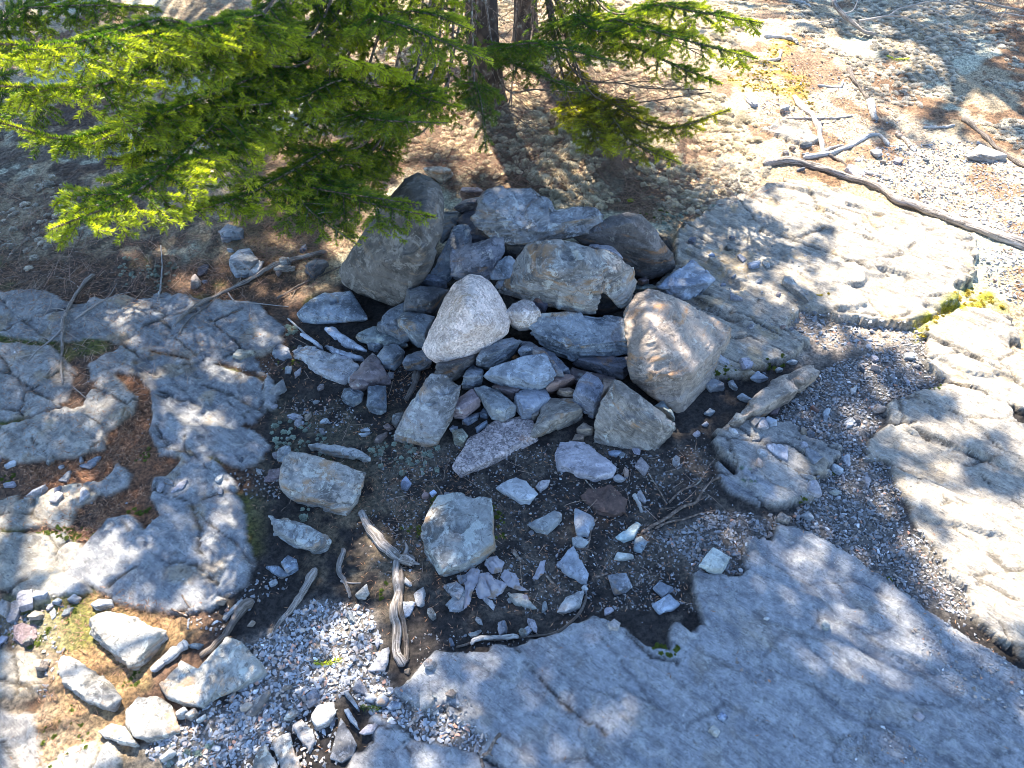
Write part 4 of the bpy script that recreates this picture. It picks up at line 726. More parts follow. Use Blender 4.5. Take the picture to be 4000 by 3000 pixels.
stick('stick', 'thin twig from the pinkish chip down across the soil', 'stick', 'D 1540,740 1600,830 1640,900 1665,950', .0022, .0015, M_TWIG, .1, 6, lift=1.5)
stick('stick', 'upright-looking twig between the pale chips', 'stick', 'D 1215,1040 1180,1090 1165,1180 1150,1240', .0028, .002, M_TWIG, .1, 6, lift=1.2, branches=(('D 1080,1240 1150,1240 1210,1270', .003),))
stick('stick', 'short brown root piece left of the kite-shaped chip', 'stick', 'D 670,1250 700,1290 740,1330', .005, .003, M_TWIG, .2, 8)
stick('stick', 'bent brown twig above the long white chip', 'stick', 'D 880,1400 930,1460 980,1500 1030,1510', .0035, .002, M_TWIG, .2, 8)
stick('stick', 'orange brown sliver right of the kite-shaped chip', 'stick', 'D 1195,1420 1240,1410 1285,1395', .003, .002, M_TWIG, .2, 6)
stick('stick', 'tan sliver of wood right of the rusty sunk stone', 'stick', 'D 1455,890 1480,940 1505,1000', .006, .005, M_BARE, .3, 6)
stick('stick', 'thin dead twig with side shoots near the pinkish granite slab', 'stick', 'D 80,800 150,795 220,785 230,720 260,660 270,600', .002, .001, M_TWIG, .1, 6, lift=2, branches=(('D 230,720 290,650', .001), ('D 150,795 200,860 230,910', .0015), ('D 200,860 190,940', .001)))
stick('stick', 'long thin twig crossing the soil toward the six-sided stone', 'stick', 'D 330,760 420,820 500,870 580,940 640,1000', .0013, .001, M_TWIG, .1, 6, lift=2)
stick('stick', 'knobbly bark piece standing dark against the long grey slab', 'stick', 'C 1165,640 1150,720 1120,790 1080,860', .009, .006, M_ROOTD, .4, 10)
stick('stick', 'thin grey twig beside the splintered rock strips', 'stick', 'C 230,270 320,350 400,420 480,480', .003, .003, M_BARE, .1, 6, lift=1.5)
stick('stick', 'reddish brown twig on the bottom gravel near the bottom slab', 'stick', 'F 1440,1460 1400,1510 1370,1570 1330,1600 1340,1660', .0035, .003, M_TWIG, .2, 8, branches=(('F 1400,1510 1430,1520', .002), ('F 1370,1570 1395,1590', .002)))
stick('stick', 'thin twig with a fork on the big left slab', 'stick', 'E 1110,630 1160,650 1215,675', .0025, .002, M_TWIG, .1, 6, branches=(('E 1180,540 1210,590 1245,640', .002),))
stick('dead_branch', 'fallen grey lichened branch slanting from the left bedrock up to the boulder', 'branch', 'I 1040,400 1120,330 1220,270 1340,215 1450,165 1560,100 1680,50 1800,20 1930,-20', .005, .008, M_ROOT, .2, 8, lift=1.6, branches=(('I 1220,270 1320,210 1420,150', .002), ('I 1340,215 1390,270 1500,280 1700,300', .003)))
stick('dead_branch', 'dry forked branch with many side twigs lying at the far left over the needle litter', 'branch', 'I 560,120 500,180 450,250 405,330 375,430 372,560 365,650 372,760', .006, .003, M_ROOT, .2, 8, lift=2,
      branches=(('I 375,430 300,500 200,580 100,720', .0035), ('I 375,440 440,480 470,500', .002), ('I 440,380 520,320 600,270 700,230 760,215', .0035), ('I 370,600 280,690 200,780', .0025), ('I 372,740 440,780 520,850', .002), ('I 405,330 330,310 230,330', .002), ('I 200,580 120,600 40,660', .002), ('I 600,270 650,230 690,160', .002), ('I 480,200 420,150 330,120', .002), ('I 300,500 240,480 150,520', .002)))
stick('dead_branch', 'pale bare branch running down toward the flat blue slab left of the pile', 'branch', 'I 940,250 955,150 960,60 950,-60', .003, .002, M_BARE, .1, 6, lift=3)
stick('dead_branch', 'thin grey branch beside the flat blue slab left of the boulder', 'branch', 'I 1050,470 1120,380 1220,300 1300,250', .0025, .0018, M_ROOT, .1, 6, lift=2)
stick('dead_branch', 'dark branch tips lying between the flat blue slab and the black stone', 'branch', 'L 1500,1620 1600,1560 1700,1510 1790,1470 1840,1440', .004, .002, M_ROOTD, .2, 8, lift=2, branches=(('L 1600,1560 1570,1620', .002), ('L 1700,1510 1730,1440', .002)))
for k, (s, lb, r) in enumerate([
 ('K 690,520 730,580 790,630 825,700 840,790 850,830', 'white bleached root curving down above the long thick root', .011),
 ('K 740,855 850,840 980,800 1080,745 1150,735 1200,790', 'arched dark and pale root above the middle of the long thick root', .010),
 ('K 1245,725 1290,760 1320,800', 'short curved root right of the arched root', .010),
 ('K 880,840 940,870 990,910', 'thin dark root segment joining the long thick root', .006),
 ('K 1100,555 1110,600 1125,650', 'bleached white forked stump piece in the litter', .016),
 ('K 1390,690 1480,690 1560,680', 'thin pale stick level with the white stump piece', .006),
 ('K 1060,930 1110,945 1160,955', 'short pale stick just above the long thick root', .008),
 ('K 820,460 870,470 940,475 960,430', 'small bent pale stick below the yellow moss', .005),
 ('K 560,330 610,320 625,270', 'tiny pale broken stick on the yellow moss', .007),
 ('K 530,200 620,205 690,215 710,240', 'pale root crossing the top of the yellow moss', .011),
 ('K 660,0 740,20 780,40', 'small pale root at the top edge', .008),
 ('K 1600,640 1660,690 1720,740 1780,800 1850,850 1936,905 2050,960', 'dark rootlike strip standing for a shadow line, far right under the lichen mat', .010),  # solid dark strip modelled along the line of a cast shadow
 ('K 985,370 1010,430 1050,490 1095,540', 'dark rootlike strip standing for a shadow line coming down from the lichen mat', .010),  # dark strip built where a twig shadow falls on the litter
 ('K 640,640 750,640 900,640 1010,628', 'thin pale stick lying level above the striped bedrock', .005),
 ('K 835,830 900,800 960,790', 'short pale forked root beside the bleached root', .007)]):
    stick('exposed_root' if 'root' in lb else 'stick', lb, 'root' if 'root' in lb else 'stick', s, r, r*.8, M_ROOTD if 'dark root' in lb else (M_BARE if ('white' in lb or 'pale' in lb) else M_ROOT), .3, 10, lift=.5, n=40)
def deadtree(label, s, r, br):
    stick('dead_branch', label, 'branch', s, r, r*.5, M_ROOT, .2, 10, lift=1.5, branches=br, n=40, follow=False)
deadtree('bare dead branch with a crooked end hanging over the lichen mat at the top right', 'K 905,-60,10 915,20,8 960,80,6 1020,130,4 1080,175,2 1140,183,1', .013, (('K 1040,120,5 1120,105,6 1200,90,7 1290,95,7 1390,145,5', .006), ('K 960,80,6 1010,60,7 1040,0,9', .005), ('K 1200,90,7 1300,40,9 1500,75,8 1520,180,3', .004), ('K 830,125,2 900,110,3 950,90,5', .003), ('K 1300,40,9 1450,10,12 1600,30,14 1700,60,14', .004), ('K 1380,230,1 1450,200,2 1520,180,3', .003)))
deadtree('leafless grey bush twigs at the top right corner', 'K 1936,60,10 1750,20,14 1600,-10,16 1450,-60,18', .006, (('K 1750,20,14 1680,80,8 1640,130,4', .003), ('K 1850,40,12 1800,110,8', .003), ('K 1600,-10,16 1520,60,10 1400,70,8', .003), ('K 1936,90,8 1800,70,10 1700,90,7', .003), ('K 1700,0,12 1620,90,6 1560,100,4', .002)))
# crumpled dead leaves
m, t, p = mat_new('dry_papery_leaf'); q = N(t); co = q.n('ShaderNodeTexCoord').outputs['Object']
c = q.mix(q.noise(co, 60, 5, .6), (.20, .18, .19), (.38, .36, .38)); c = q.mix(q.ramp(q.noise(co, 22, 4, .6), .55, .65), c, (.24, .17, .12))
q.link(c, p.inputs['Base Color']); p.inputs['Roughness'].default_value = .8; q.link(q.bump(q.noise(q.scale(co, (1, 4, 1)), 90, 5, .6, 1.), .7, .003), p.inputs['Normal']); M_LEAF = m
def crumple(label, s, hh, seed, ang=0):
    P = gpoly(s); c0 = P.mean(0); x0, y0 = P.min(0); x1, y1 = P.max(0); nn = 44
    GX, GY = np.meshgrid(np.linspace(x0, x1, nn), np.linspace(y0, y1, nn)); sd = poly_sd(GX+.004*fbm(GX*60, GY*60, None, 2, seed), GY, P)
    ca, sa = math.cos(ang), math.sin(ang); u = GX*ca+GY*sa; v = -GX*sa+GY*ca
    fold = np.abs(fbm(u*70, v*16, None, 3, seed)); Z = hgt(GX, GY)+.003+hh*(.35+fold*2.0)*sstep(0, .02, sd)+.002*fbm(GX*150, GY*150, None, 2, seed)
    i = np.arange(nn-1)[:, None]*nn; j = np.arange(nn-1)[None]; Fq = np.stack([i+j, i+j+1, i+nn+j+1, i+nn+j], -1).reshape(-1, 4)
    keep = (sd.ravel()[Fq] > 0).all(1); b = MB(); b.add(np.stack([GX, GY, Z], -1).reshape(-1, 3), Fq[keep])
    o = b.build('crumpled_leaf', M_LEAF, origin=(c0[0], c0[1], 0)); sm = o.modifiers.new('s', 'SOLIDIFY'); sm.thickness = .001; tag(o, label, 'dead leaf')
crumple('crumpled grey violet dry leaf, tallest of three, left of the leaf heap', 'D 345,1640 350,1520 355,1400 400,1355 465,1370 450,1450 400,1540 390,1600', .012, 3, 1.4)
crumple('crumpled grey leaf heap in the middle, below the six-sided stone', 'D 450,1560 420,1500 450,1400 510,1380 560,1430 640,1470 600,1530 540,1560', .014, 4, .3)
crumple('small frayed grey leaf clump touching the lower right of the six-sided stone', 'D 485,1340 510,1290 560,1275 615,1330 600,1390 540,1400', .016, 5, .9)
crumple('thin curled grey leaf right of the leaf heap', 'D 580,1420 620,1370 690,1400 720,1470 780,1510 700,1510 630,1480', .010, 6, 2.6)
crumple('small brown grey lobed leaf above the thin brownish chip', 'D 795,1430 820,1380 850,1320 885,1310 870,1400 830,1440', .006, 7, .2)

# ------------------------------------------------------------ spruce trees
m, t, p = mat_new('spruce_needles'); q = N(t)
c = q.n('ShaderNodeVertexColor', layer_name='Col').outputs[0]
q.link(c, p.inputs['Base Color']); p.inputs['Roughness'].default_value = .45; p.inputs['Specular IOR Level'].default_value = .4
tr = q.n('ShaderNodeBsdfTranslucent'); q.link(q.mix(1.0, c, (1.45, 1.3, .35), 'MULTIPLY'), tr.inputs[0]); mx = q.n('ShaderNodeMixShader'); mx.inputs[0].default_value = .55
q.link(p.outputs[0], mx.inputs[1]); q.link(tr.outputs[0], mx.inputs[2]); q.link(mx.outputs[0], t.nodes['Material Output'].inputs[0]); M_NEED = m
def unit(a): return a/(np.linalg.norm(a, axis=-1, keepdims=True)+1e-12)
def needles(mb, A, B, tip, rng, dens=1500, L=.012, W=.0011, hue=0.0, mat=1):
    """segments A->B carry needles all round; tip (0..1 per segment) = young growth"""
    A = np.asarray(A); B = np.asarray(B); tip = np.asarray(tip); ln = np.linalg.norm(B-A, axis=1)
    cnt = np.maximum(1, rng.poisson(ln*dens)); idx = np.repeat(np.arange(len(A)), cnt); n = len(idx)
    u = rng.random(n); o = A[idx]+(B-A)[idx]*u[:, None]; T = unit((B-A)[idx])
    r = rng.normal(size=(n, 3)); r[:, 2] += .45; r -= T*(r*T).sum(1)[:, None]; r = unit(r)
    d = unit(T*rng.uniform(.5, 1.0, (n, 1))+r*.85); s = unit(np.cross(d, rng.normal(size=(n, 3))))
    l = L*rng.uniform(.7, 1.1, n)[:, None]; wv = W*.5*rng.uniform(.8, 1.2, n)[:, None]
    V = np.stack([o, o+d*l*.45+s*wv, o+d*l, o+d*l*.45-s*wv], 1).reshape(-1, 3)
    tp = np.clip(tip[idx]**1.6+rng.normal(0, .10, n), 0, 1)[:, None]
    old = np.array([.034, .095, .018]); new = np.array([.40, .48, .045])
    c = old*(1-tp)+new*tp; c = c*rng.uniform(.75, 1.3, (n, 1)); c[:, 0] += hue*.05
    mb.add(V, np.arange(4*n).reshape(-1, 4), mat, np.repeat(c, 4, 0))
def bough(label, ctrl, width, parent, seed, dens=1500, spacing=.028, bright=1.0, start=.0, droop=.35, bare=False, sub=True, stem=.006, name='bough', L=.012, W=.0011, tw=.0012, yell=0.0):
    rng = np.random.default_rng(seed); P = spline(ctrl, 60); seg = np.linalg.norm(np.diff(P, axis=0), axis=1); S_ = np.r_[0, np.cumsum(seg)]; tot = S_[-1]
    mb = MB(); k = S_/tot; mb.add(*tube_geo(P, stem*(1-.82*k)+.0008, 7, .1, seed), 0)
    A = []; B = []; TP = []
    s = start*tot; side = 1
    while s < tot*.985:
        f = s/tot; i = min(int(np.searchsorted(S_, s)), 59); o = P[i-1]+(P[i]-P[i-1])*((s-S_[i-1])/(S_[i]-S_[i-1]+1e-9)) if i > 0 else P[0]
        T = unit(P[min(i+1, 59)]-P[max(i-1, 0)]); up = np.array([0, 0, 1.0]); sd = unit(np.cross(T, up)); side = -side
        ln = width*(1-f)**.4*min(1, .35+(f-start)*2.2)*rng.uniform(.65, 1.15); ln = max(ln, .035)
        d = unit(T*rng.uniform(.55, .85)+sd*side*1.0+up*rng.normal(-.12, .18)); m_ = max(3, int(ln/.022)); st = ln/m_
        q_ = o.copy(); Q = [q_.copy()]
        for a in range(m_):
            d = unit(d+np.array([0, 0, -droop*st/ln*(.5+a/m_)*1.0])+T*.05+rng.normal(0, .05, 3)); q2 = q_+d*st
            A.append(q_); B.append(q2); TP.append(bright*sstep(.045, .0, ln-(a+1)*st)*1.0); q_ = q2; Q.append(q_.copy())
            if sub and a >= 0 and ln > .05:
                for sg in (-1, 1):
                    if rng.random() < .28: continue
                    l2 = min(.085, (ln-a*st)*.5*rng.uniform(.6, 1.1)+.012); w_ = unit(np.cross(d, up)); e = unit(d*.75+w_*sg+up*rng.normal(-.1, .22)); r_ = q2.copy()
                    n2 = max(1, int(l2/.02)); R2 = [r_.copy()]
                    for c_ in range(n2):
                        e = unit(e+np.array([0, 0, -droop*.25])+d*.08); r3 = r_+e*l2/n2; A.append(r_); B.append(r3); TP.append(bright*(.25+.75*(c_+1)/n2)*rng.uniform(.4, 1)); r_ = r3; R2.append(r_.copy())
                    if len(R2) > 1: mb.add(*tube_geo(np.array(R2), tw*.7, 3), 0)
        mb.add(*tube_geo(np.array(Q), np.linspace(tw*1.7, tw*.6, len(Q)), 4), 0)
        s += spacing*rng.uniform(.7, 1.3)
    if start < 1 and not bare:
        i0 = int(60*max(start, .25)); A += list(P[i0:-1]); B += list(P[i0+1:]); TP += list(bright*sstep(.9, 1, k[i0+1:]))
    if not bare: needles(mb, np.array(A), np.array(B), TP, rng, dens, L, W, yell)
    o = mb.build(name, [M_TWIG, M_NEED], parent)
    o.parent = parent
    if label: o['label'] = label
    return o
def tree(loc, label, r, h, lean=(0, 0), seed=0):
    z = float(hgt(loc[0], loc[1])); e = empty('spruce_tree', (loc[0], loc[1], z), label, 'spruce tree', 'spruces rooted behind the stone pile')
    n = 90; k = np.linspace(0, 1, n); P = np.stack([loc[0]+lean[0]*k*h+.02*np.sin(k*9+seed), loc[1]+lean[1]*k*h+.02*np.cos(k*7+seed), z-.06+k*h], -1)
    R = r*(1-.85*k)*(1+.55*np.exp(-k*h/.09)); b = MB(); V, Fq = tube_geo(P, R, 40, .10, seed); b.add(V, Fq); b.build('trunk', M_BARK, e)
    return e, P
T1 = at_z(1885, 400); T2 = at_z(2040, 165)
t1, P1 = tree(T1, 'spruce with the thicker brown trunk right behind the stone pile, its lit boughs spreading left', .066, 7.5, (-.035, .0), 1)
t2, P2 = tree(T2, 'spruce with the thinner trunk behind the pile and sparse boughs to the right', .052, 7.0, (-.01, .01), 2)
t3, P3 = tree((-2.3, 4.55, 0), 'spruce outside the upper left corner that shades the left bedrock', .07, 8.0, (0, 0), 3)
t4, P4 = tree((1.25, 5.7, 0), 'spruce beyond the top edge that shades the lichen mat at the right', .06, 7.0, (0, 0), 4)
def tr_at(P, z): i = np.argmin(abs(P[:, 2]-z)); return P[i]
BO = [
 # tree, start z, control px,py,range ... , width, bright
 (t1, P1, 1.30, [(1250, 60, 2.5), (900, 420, 2.0), (560, 730, 1.62), (190, 900, 1.42)], .27, 1.0, 'lowest left bough, its blurred pale green tip hanging over the bedrock'),
 (t1, P1, 1.15, [(1500, 420, 2.6), (1250, 600, 2.25), (960, 760, 1.95), (700, 840, 1.72)], .20, .9, None),
 (t1, P1, .95, [(1560, 520, 2.6), (1330, 650, 2.3), (1180, 720, 2.12), (1640, 800, 1.9)], .01, .6, None),
 (t1, P1, .80, [(1500, 520, 2.55), (1240, 660, 2.25), (1330, 760, 2.05), (1700, 850, 1.84)], .23, .7, 'dark green bough reaching over the brown lichened boulder'),
 (t1, P1, .70, [(1480, 600, 2.5), (1200, 700, 2.2), (1190, 800, 2.05), (1400, 960, 1.93)], .2, .65, None),
 (t1, P1, 1.60, [(1300, 100, 2.4), (800, 180, 2.0), (400, 330, 1.7), (-150, 330, 1.5)], .22, .9, None),
 (t1, P1, 1.75, [(1100, -60, 2.3), (600, 80, 1.9), (250, 170, 1.65), (-200, 160, 1.5)], .27, 1.0, None),
 (t1, P1, 1.70, [(1300, -20, 2.4), (1000, 60, 2.1), (740, 110, 1.9), (480, 150, 1.75)], .26, 1.0, None),
 (t1, P1, 1.45, [(1350, 180, 2.45), (1000, 300, 2.15), (700, 420, 1.9), (360, 560, 1.65)], .19, .9, None),
 (t1, P1, 1.35, [(1450, 230, 2.5), (1200, 330, 2.25), (900, 500, 2.0), (480, 420, 1.8)], .20, .9, None),
 (t1, P1, 1.2, [(1650, 300, 2.75), (1350, 310, 2.3), (1150, 390, 2.1), (850, 420, 1.95)], .18, 1.0, 'middle left bough with bright yellow green shoots'),
 (t1, P1, 1.2, [(1700, 250, 2.75), (1500, 260, 2.4), (1400, 250, 2.2), (1330, 230, 2.05)], .14, 1.8, None),
 (t1, P1, 1.15, [(1750, 330, 2.75), (1600, 330, 2.5), (1650, 380, 2.35), (1800, 420, 2.2)], .17, .8, None),
 (t1, P1, 1.55, [(1650, 20, 2.7), (1600, 40, 2.5), (1700, 60, 2.4), (1850, 120, 2.3)], .15, 1.2, None),
 (t1, P1, 1.55, [(1750, -60, 2.9), (1700, -60, 2.7), (1500, -20, 2.5), (1420, 60, 2.35)], .15, 1.5, None),
 (t1, P1, 1.05, [(1600, 380, 2.6), (1400, 440, 2.3), (1500, 470, 2.1), (1750, 480, 2.0)], .17, .7, None),
 (t1, P1, 1.5, [(1500, 0, 2.6), (1450, 60, 2.3), (1600, 110, 2.15), (1920, 240, 2.1)], .17, .9, 'upper bough crossing in front of the thick trunk'),
 (t1, P1, 1.0, [(1850, 260, 2.8), (1860, 330, 2.6), (1880, 400, 2.5), (1900, 590, 2.4)], .13, .45, 'small hanging bough in front of the thick trunk'),
 (t1, P1, 1.5, [(1000, 250, 2.35), (650, 420, 2.0), (300, 540, 1.75), (0, 480, 1.6)], .2, .7, None),
 (t1, P1, 1.2, [(1300, 350, 2.5), (900, 560, 2.15), (650, 640, 1.95), (420, 620, 1.8)], .18, .6, None),
 (t1, P1, 1.65, [(1400, -40, 2.6), (1250, 20, 2.4), (1100, 60, 2.3), (1000, 130, 2.2)], .16, .4, None),
 (t2, P2, 1.05, [(2150, 60, 3.4), (1980, 180, 2.95), (2100, 170, 2.75), (2440, 250, 2.6)], .17, .4, 'dark drooping bough between the trunks and the right boughs'),
 (t2, P2, .95, [(2080, 100, 3.5), (2000, 230, 3.0), (2100, 290, 2.85), (2300, 370, 2.75)], .15, .35, None),
 (t2, P2, 1.30, [(2250, 0, 3.3), (2420, 80, 3.0), (2650, 150, 2.8), (2960, 230, 2.7)], .26, 1.2, 'far right bough with sunlit yellow green tips'),
 (t2, P2, 1.35, [(2300, -60, 3.3), (2600, 20, 3.0), (2800, 60, 2.85), (2980, 90, 2.8)], .24, 1.3, None),
 (t2, P2, 1.20, [(2300, 60, 3.3), (2480, 180, 3.0), (2600, 240, 2.9), (2820, 330, 2.8)], .2, .8, None),
 (t2, P2, .80, [(2250, 250, 3.3), (2420, 420, 2.85), (2600, 500, 2.65), (2850, 430, 2.5)], .17, .95, 'isolated low bough right of the pile, in sun'),
 (t2, P2, .75, [(2250, 280, 3.3), (2400, 470, 2.75), (2480, 560, 2.55), (2660, 640, 2.4)], .17, .9, None),
 (t2, P2, 1.1, [(2150, 20, 3.4), (2250, 60, 3.1), (2330, 120, 2.95), (2560, 120, 2.85)], .15, .4, None),
 (t2, P2, .72, [(2200, 300, 3.3), (2300, 480, 2.75), (2330, 560, 2.55), (2400, 600, 2.45)], .15, .8, None),
 (t3, P3, 1.5, [(-300, 60, 3.2), (100, 30, 2.9), (350, 20, 2.7), (600, 30, 2.55)], .28, .6, 'hazy green bough along the top left edge'),
 (t3, P3, 1.2, [(-500, 300, 2.9), (-200, 330, 2.4), (80, 380, 2.1), (250, 480, 1.95)], .22, .4, None),
]
for k, (tr_, PP, z, cp, wd, br, lb) in enumerate(BO):
    ctrl = [tr_at(PP, z)]+[at_r(a, b, r) for a, b, r in cp]
    bough(lb, ctrl, wd, tr_, 300+k, 2500, .027 if tr_ is not t2 else .028, bright=br, start=.42 if tr_ is t1 else .42, droop=.5 if tr_ is t1 else .4, L=.012, W=.0019, yell=1.0 if k in (26, 27, 29) else 0.)
# bare dead boughs low on the trunks
for k, (tr_, PP, z, cp, wd) in enumerate([
 (t2, P2, 1.1, [(2250, 20, 3.3), (2500, 100, 3.1), (2750, 220, 3.0)], .30), (t2, P2, .9, [(2200, 200, 3.3), (2450, 330, 3.0), (2750, 350, 2.85)], .28),
 (t2, P2, .7, [(2200, 300, 3.3), (2400, 400, 3.0), (2780, 360, 2.9)], .22), (t2, P2, .6, [(2000, 330, 3.3), (1980, 420, 3.1), (2100, 520, 2.9)], .20),
 (t1, P1, .8, [(1700, 300, 2.9), (1500, 330, 2.7), (1300, 420, 2.5), (1180, 560, 2.4)], .06), (t1, P1, 1.1, [(1500, 120, 2.7), (1290, 80, 2.5), (1290, 230, 2.35), (1280, 420, 2.25)], .05), (t1, P1, .6, [(1700, 450, 2.8), (1450, 560, 2.6), (1370, 640, 2.5)], .06),
 (t1, P1, .7, [(1950, 300, 3.0), (2100, 350, 2.9), (2300, 360, 2.85)], .18), (t1, P1, .9, [(1850, 100, 3.0), (1600, 60, 3.0), (1400, 180, 3.0)], .07), (t3, P3, .7, [(-200, 400, 2.8), (50, 470, 2.4), (200, 440, 2.2)], .2)]):
    bough(None, [tr_at(PP, z)]+[at_r(a, b, r) for a, b, r in cp], wd, tr_, 700+k, bare=True, start=.15, spacing=.035, droop=.2, stem=.005, name='dead_bough', tw=.0011)

# crown above: dense where the photo is in shade, open where sun comes through
MASK = """44222222221111112233
65443333332211110145
77554433332211001212
88766543221121100000
88876567899865420000
87754449999999631000
76667899999998752000
88788999999967776310
76777887699987786442
43776557898999988653
12666654689999898302
11465542699998878820
10011102579998658531
10010013677899786566
31000135899999988755"""
MK = np.array([[int(c_) for c_ in r_] for r_ in MASK.split()], float)
def shade(px, py):
    u = np.clip(px/200-.5, 0, 18.999); v = np.clip(py/200-.5, 0, 13.999); i = u.astype(int); j = v.astype(int); a = u-i; b = v-j
    return (MK[j, i]*(1-a)+MK[j, i+1]*a)*(1-b)+(MK[j+1, i]*(1-a)+MK[j+1, i+1]*a)*b
SPOTS = []
def spot(fr, s):
    for tk in s.split():
        v = [float(a) for a in tk.split(',')]; f = FR[fr]; z = v[3]/100 if len(v) > 3 else 0
        g = at_z(f[0]+v[0]*f[2], f[1]+v[1]*f[2], z); ct = 1/math.tan(SUN_EL)
        SPOTS.append((g[0]+math.sin(SUN_AZ)*ct*z, g[1]-math.cos(SUN_AZ)*ct*z, v[2]*.0036))
spot('P', '1615,1650,6,5 1700,1600,3,6 1745,1625,3,6 1700,1990,5,4 1770,2100,5,4 1280,1950,8,5 1180,1810,4,6 1210,1870,3,5 1180,2080,5,3 2000,840,3,28 1960,760,4,28 2180,1080,3,25 2180,1130,3,24 2400,1040,4,22 2210,1270,4,13 2390,1260,5,13 2450,1350,4,9 2560,1230,6,16 2600,1330,6,14 2700,1400,6,12 2500,1420,5,13 2520,1180,4,16 2580,1620,3,7 2040,1470,2,10 2190,1465,2,10 2700,1060,2,5 1520,1630,3,5 1500,1900,5,0')
spot('G', '950,430,5 1080,420,3 1190,350,4 1090,600,5 800,720,6 920,750,4 1160,540,4 960,850,4 1120,900,5 1370,1000,4 1400,880,6 1480,900,5 1030,1120,4 280,1180,3 1600,580,6 1700,640,7 1640,760,9 1850,720,7 1600,980,6 1780,800,6 1340,900,5')
spot('F', '1340,1290,5 1640,1230,5 1710,1090,4 1420,1010,3 1300,1010,3 690,250,8 760,330,7 700,500,6 860,700,4 620,600,8 1000,560,5')
spot('E', '1520,70,6 840,300,5 830,390,5 1560,330,5 1530,410,5 900,150,5 1650,240,4 600,330,8')
spot('I', '430,900,7 600,900,7 1260,1040,4 1370,1030,4 1120,1380,5 1230,1320,4 1370,1450,5 1000,330,4 620,380,6 800,300,5 1600,80,6 1780,100,6 1440,20,5,4')
spot('H', '960,980,12 640,890,5 900,900,6 1400,1070,6 1510,1200,6 1240,1080,5 1230,1340,4 1050,1060,7 700,1300,4 520,1330,5 1150,830,4 1600,1100,5 300,180,7 200,110,6 450,230,7 560,190,6')
spot('B', '1500,620,5 1650,720,5 1400,600,4 1600,860,6 1800,800,6 1900,900,8 1350,760,4')
SPA = np.array(SPOTS)
def crown(Nc=62000):
    rng = np.random.default_rng(77); tpl = []
    for k in range(8):
        mb = MB(); A = []; B = []; TP = []
        for a in range(6):
            an = rng.uniform(-.9, .9) if a else 0; l = rng.uniform(.03, .06); d = np.array([math.cos(an), math.sin(an), rng.normal(-.1, .2)]); o = np.array([rng.uniform(-.025, .015), 0, 0])
            A.append(o); B.append(o+d*l); TP.append(.3)
            for c_ in range(2):
                o2 = o+d*l*rng.uniform(.3, .8); d2 = unit(d+rng.normal(0, .6, 3)); A.append(o2); B.append(o2+d2*l*.5); TP.append(.5)
        needles(mb, np.array(A), np.array(B), TP, rng, 120, .019, .0060)
        for a, b in zip(A, B): mb.add(*tube_geo(np.array([a, b]), .0016, 3), 0)
        tpl.append(mb)
    px_ = rng.uniform(-2.9, 3.3, Nc); py_ = rng.uniform(-.3, 5.2, Nc); ix, iy = to_px(px_, py_, 0)
    v = shade(ix, iy); lft = (ix < 1250) & (iy > 950) & (iy < 2150); v = np.where(lft, np.minimum(v*1.2, 8.2), v); v = np.where((ix > 1900) & (iy > 2000) & (v > 3.6), np.maximum(v, 8.6), v); v = np.where((ix > 2600) & (ix < 3250) & (iy > 800) & (iy < 2000) & (v > 3), v+1.3, v)
    hf = .5+1.25*fbm(px_*13, py_*11, None, 2, 404)+.25*fbm(px_*2.2, py_*2.2, None, 2, 405); thr = v/9.0*1.5-.25; lam = sstep(thr+.06, thr-.10, hf)*.93*sstep(.4, 1.6, v)
    for a_, b_, r_ in SPA: lam = lam*(np.hypot(px_-a_, py_-b_) > r_+.018)
    out = (ix < -1200) | (ix > 5000); keep = (rng.random(Nc) < np.minimum(lam, 1)) & ~out
    trs = [(t1, P1, 0), (t2, P2, 1), (t3, P3, 2), (t4, P4, 3)]; acc = [MB() for _ in trs]; limbs = [0]*4; ct = 1/math.tan(SUN_EL); n_ = 0
    for x, y in zip(px_[keep], py_[keep]):
        best = None
        for _ in range(6):
            h = rng.uniform(1.75, 2.9); c = np.array([x-math.sin(SUN_AZ)*ct*h, y+math.cos(SUN_AZ)*ct*h, h])
            for tr_, PP, k in trs:
                tp = tr_at(PP, h); dd = np.hypot(c[0]-tp[0], c[1]-tp[1]); sc = dd/(.45*(8.2-h))
                if best is None or sc < best[0]: best = (sc, c, k, tp)
        if best[0] > 1.35: continue
        sc, c, k, tp = best
        if to_px(c[0], c[1], c[2])[1] > -80 and c[1]*cs-(c[2]-CAM_H)*sn > 0: continue
        dirv = c-tp; ya = math.atan2(dirv[1], dirv[0])+rng.normal(0, .5); pt = rng.normal(-.15, .3)
        Rm = np.array((Matrix.Rotation(ya, 3, 'Z') @ Matrix.Rotation(-pt, 3, 'Y') @ Matrix.Rotation(rng.normal(0, .5), 3, 'X')))
        s = rng.uniform(.7, 1.1); t_ = tpl[rng.integers(8)]; off = 0
        for vv, cc in zip(t_.v, t_.c):
            pass
        V = np.concatenate(t_.v) @ Rm.T * s + c; C_ = np.concatenate(t_.c); base_n = acc[k].n; first = True
        acc[k].v.append(V); acc[k].c.append(C_); acc[k].n += len(V)
        for key, L_ in t_.f.items(): acc[k].f.setdefault(key, []).append(np.concatenate(L_)+base_n)
        n_ += 1
        if rng.random() < .10:
            st = tr_at(trs[k][1], c[2]+.15*np.linalg.norm(dirv)); acc[k].add(*tube_geo(spline([st, (st+c)/2+np.array([0, 0, .06]), c], 8), np.linspace(.011, .003, 8), 5), 0)
    for (tr_, PP, k), a in zip(trs, acc):
        if a.n: a.build('crown', [M_TWIG, M_NEED], tr_, smooth=False)
    print('crown sprays', n_)
crown()
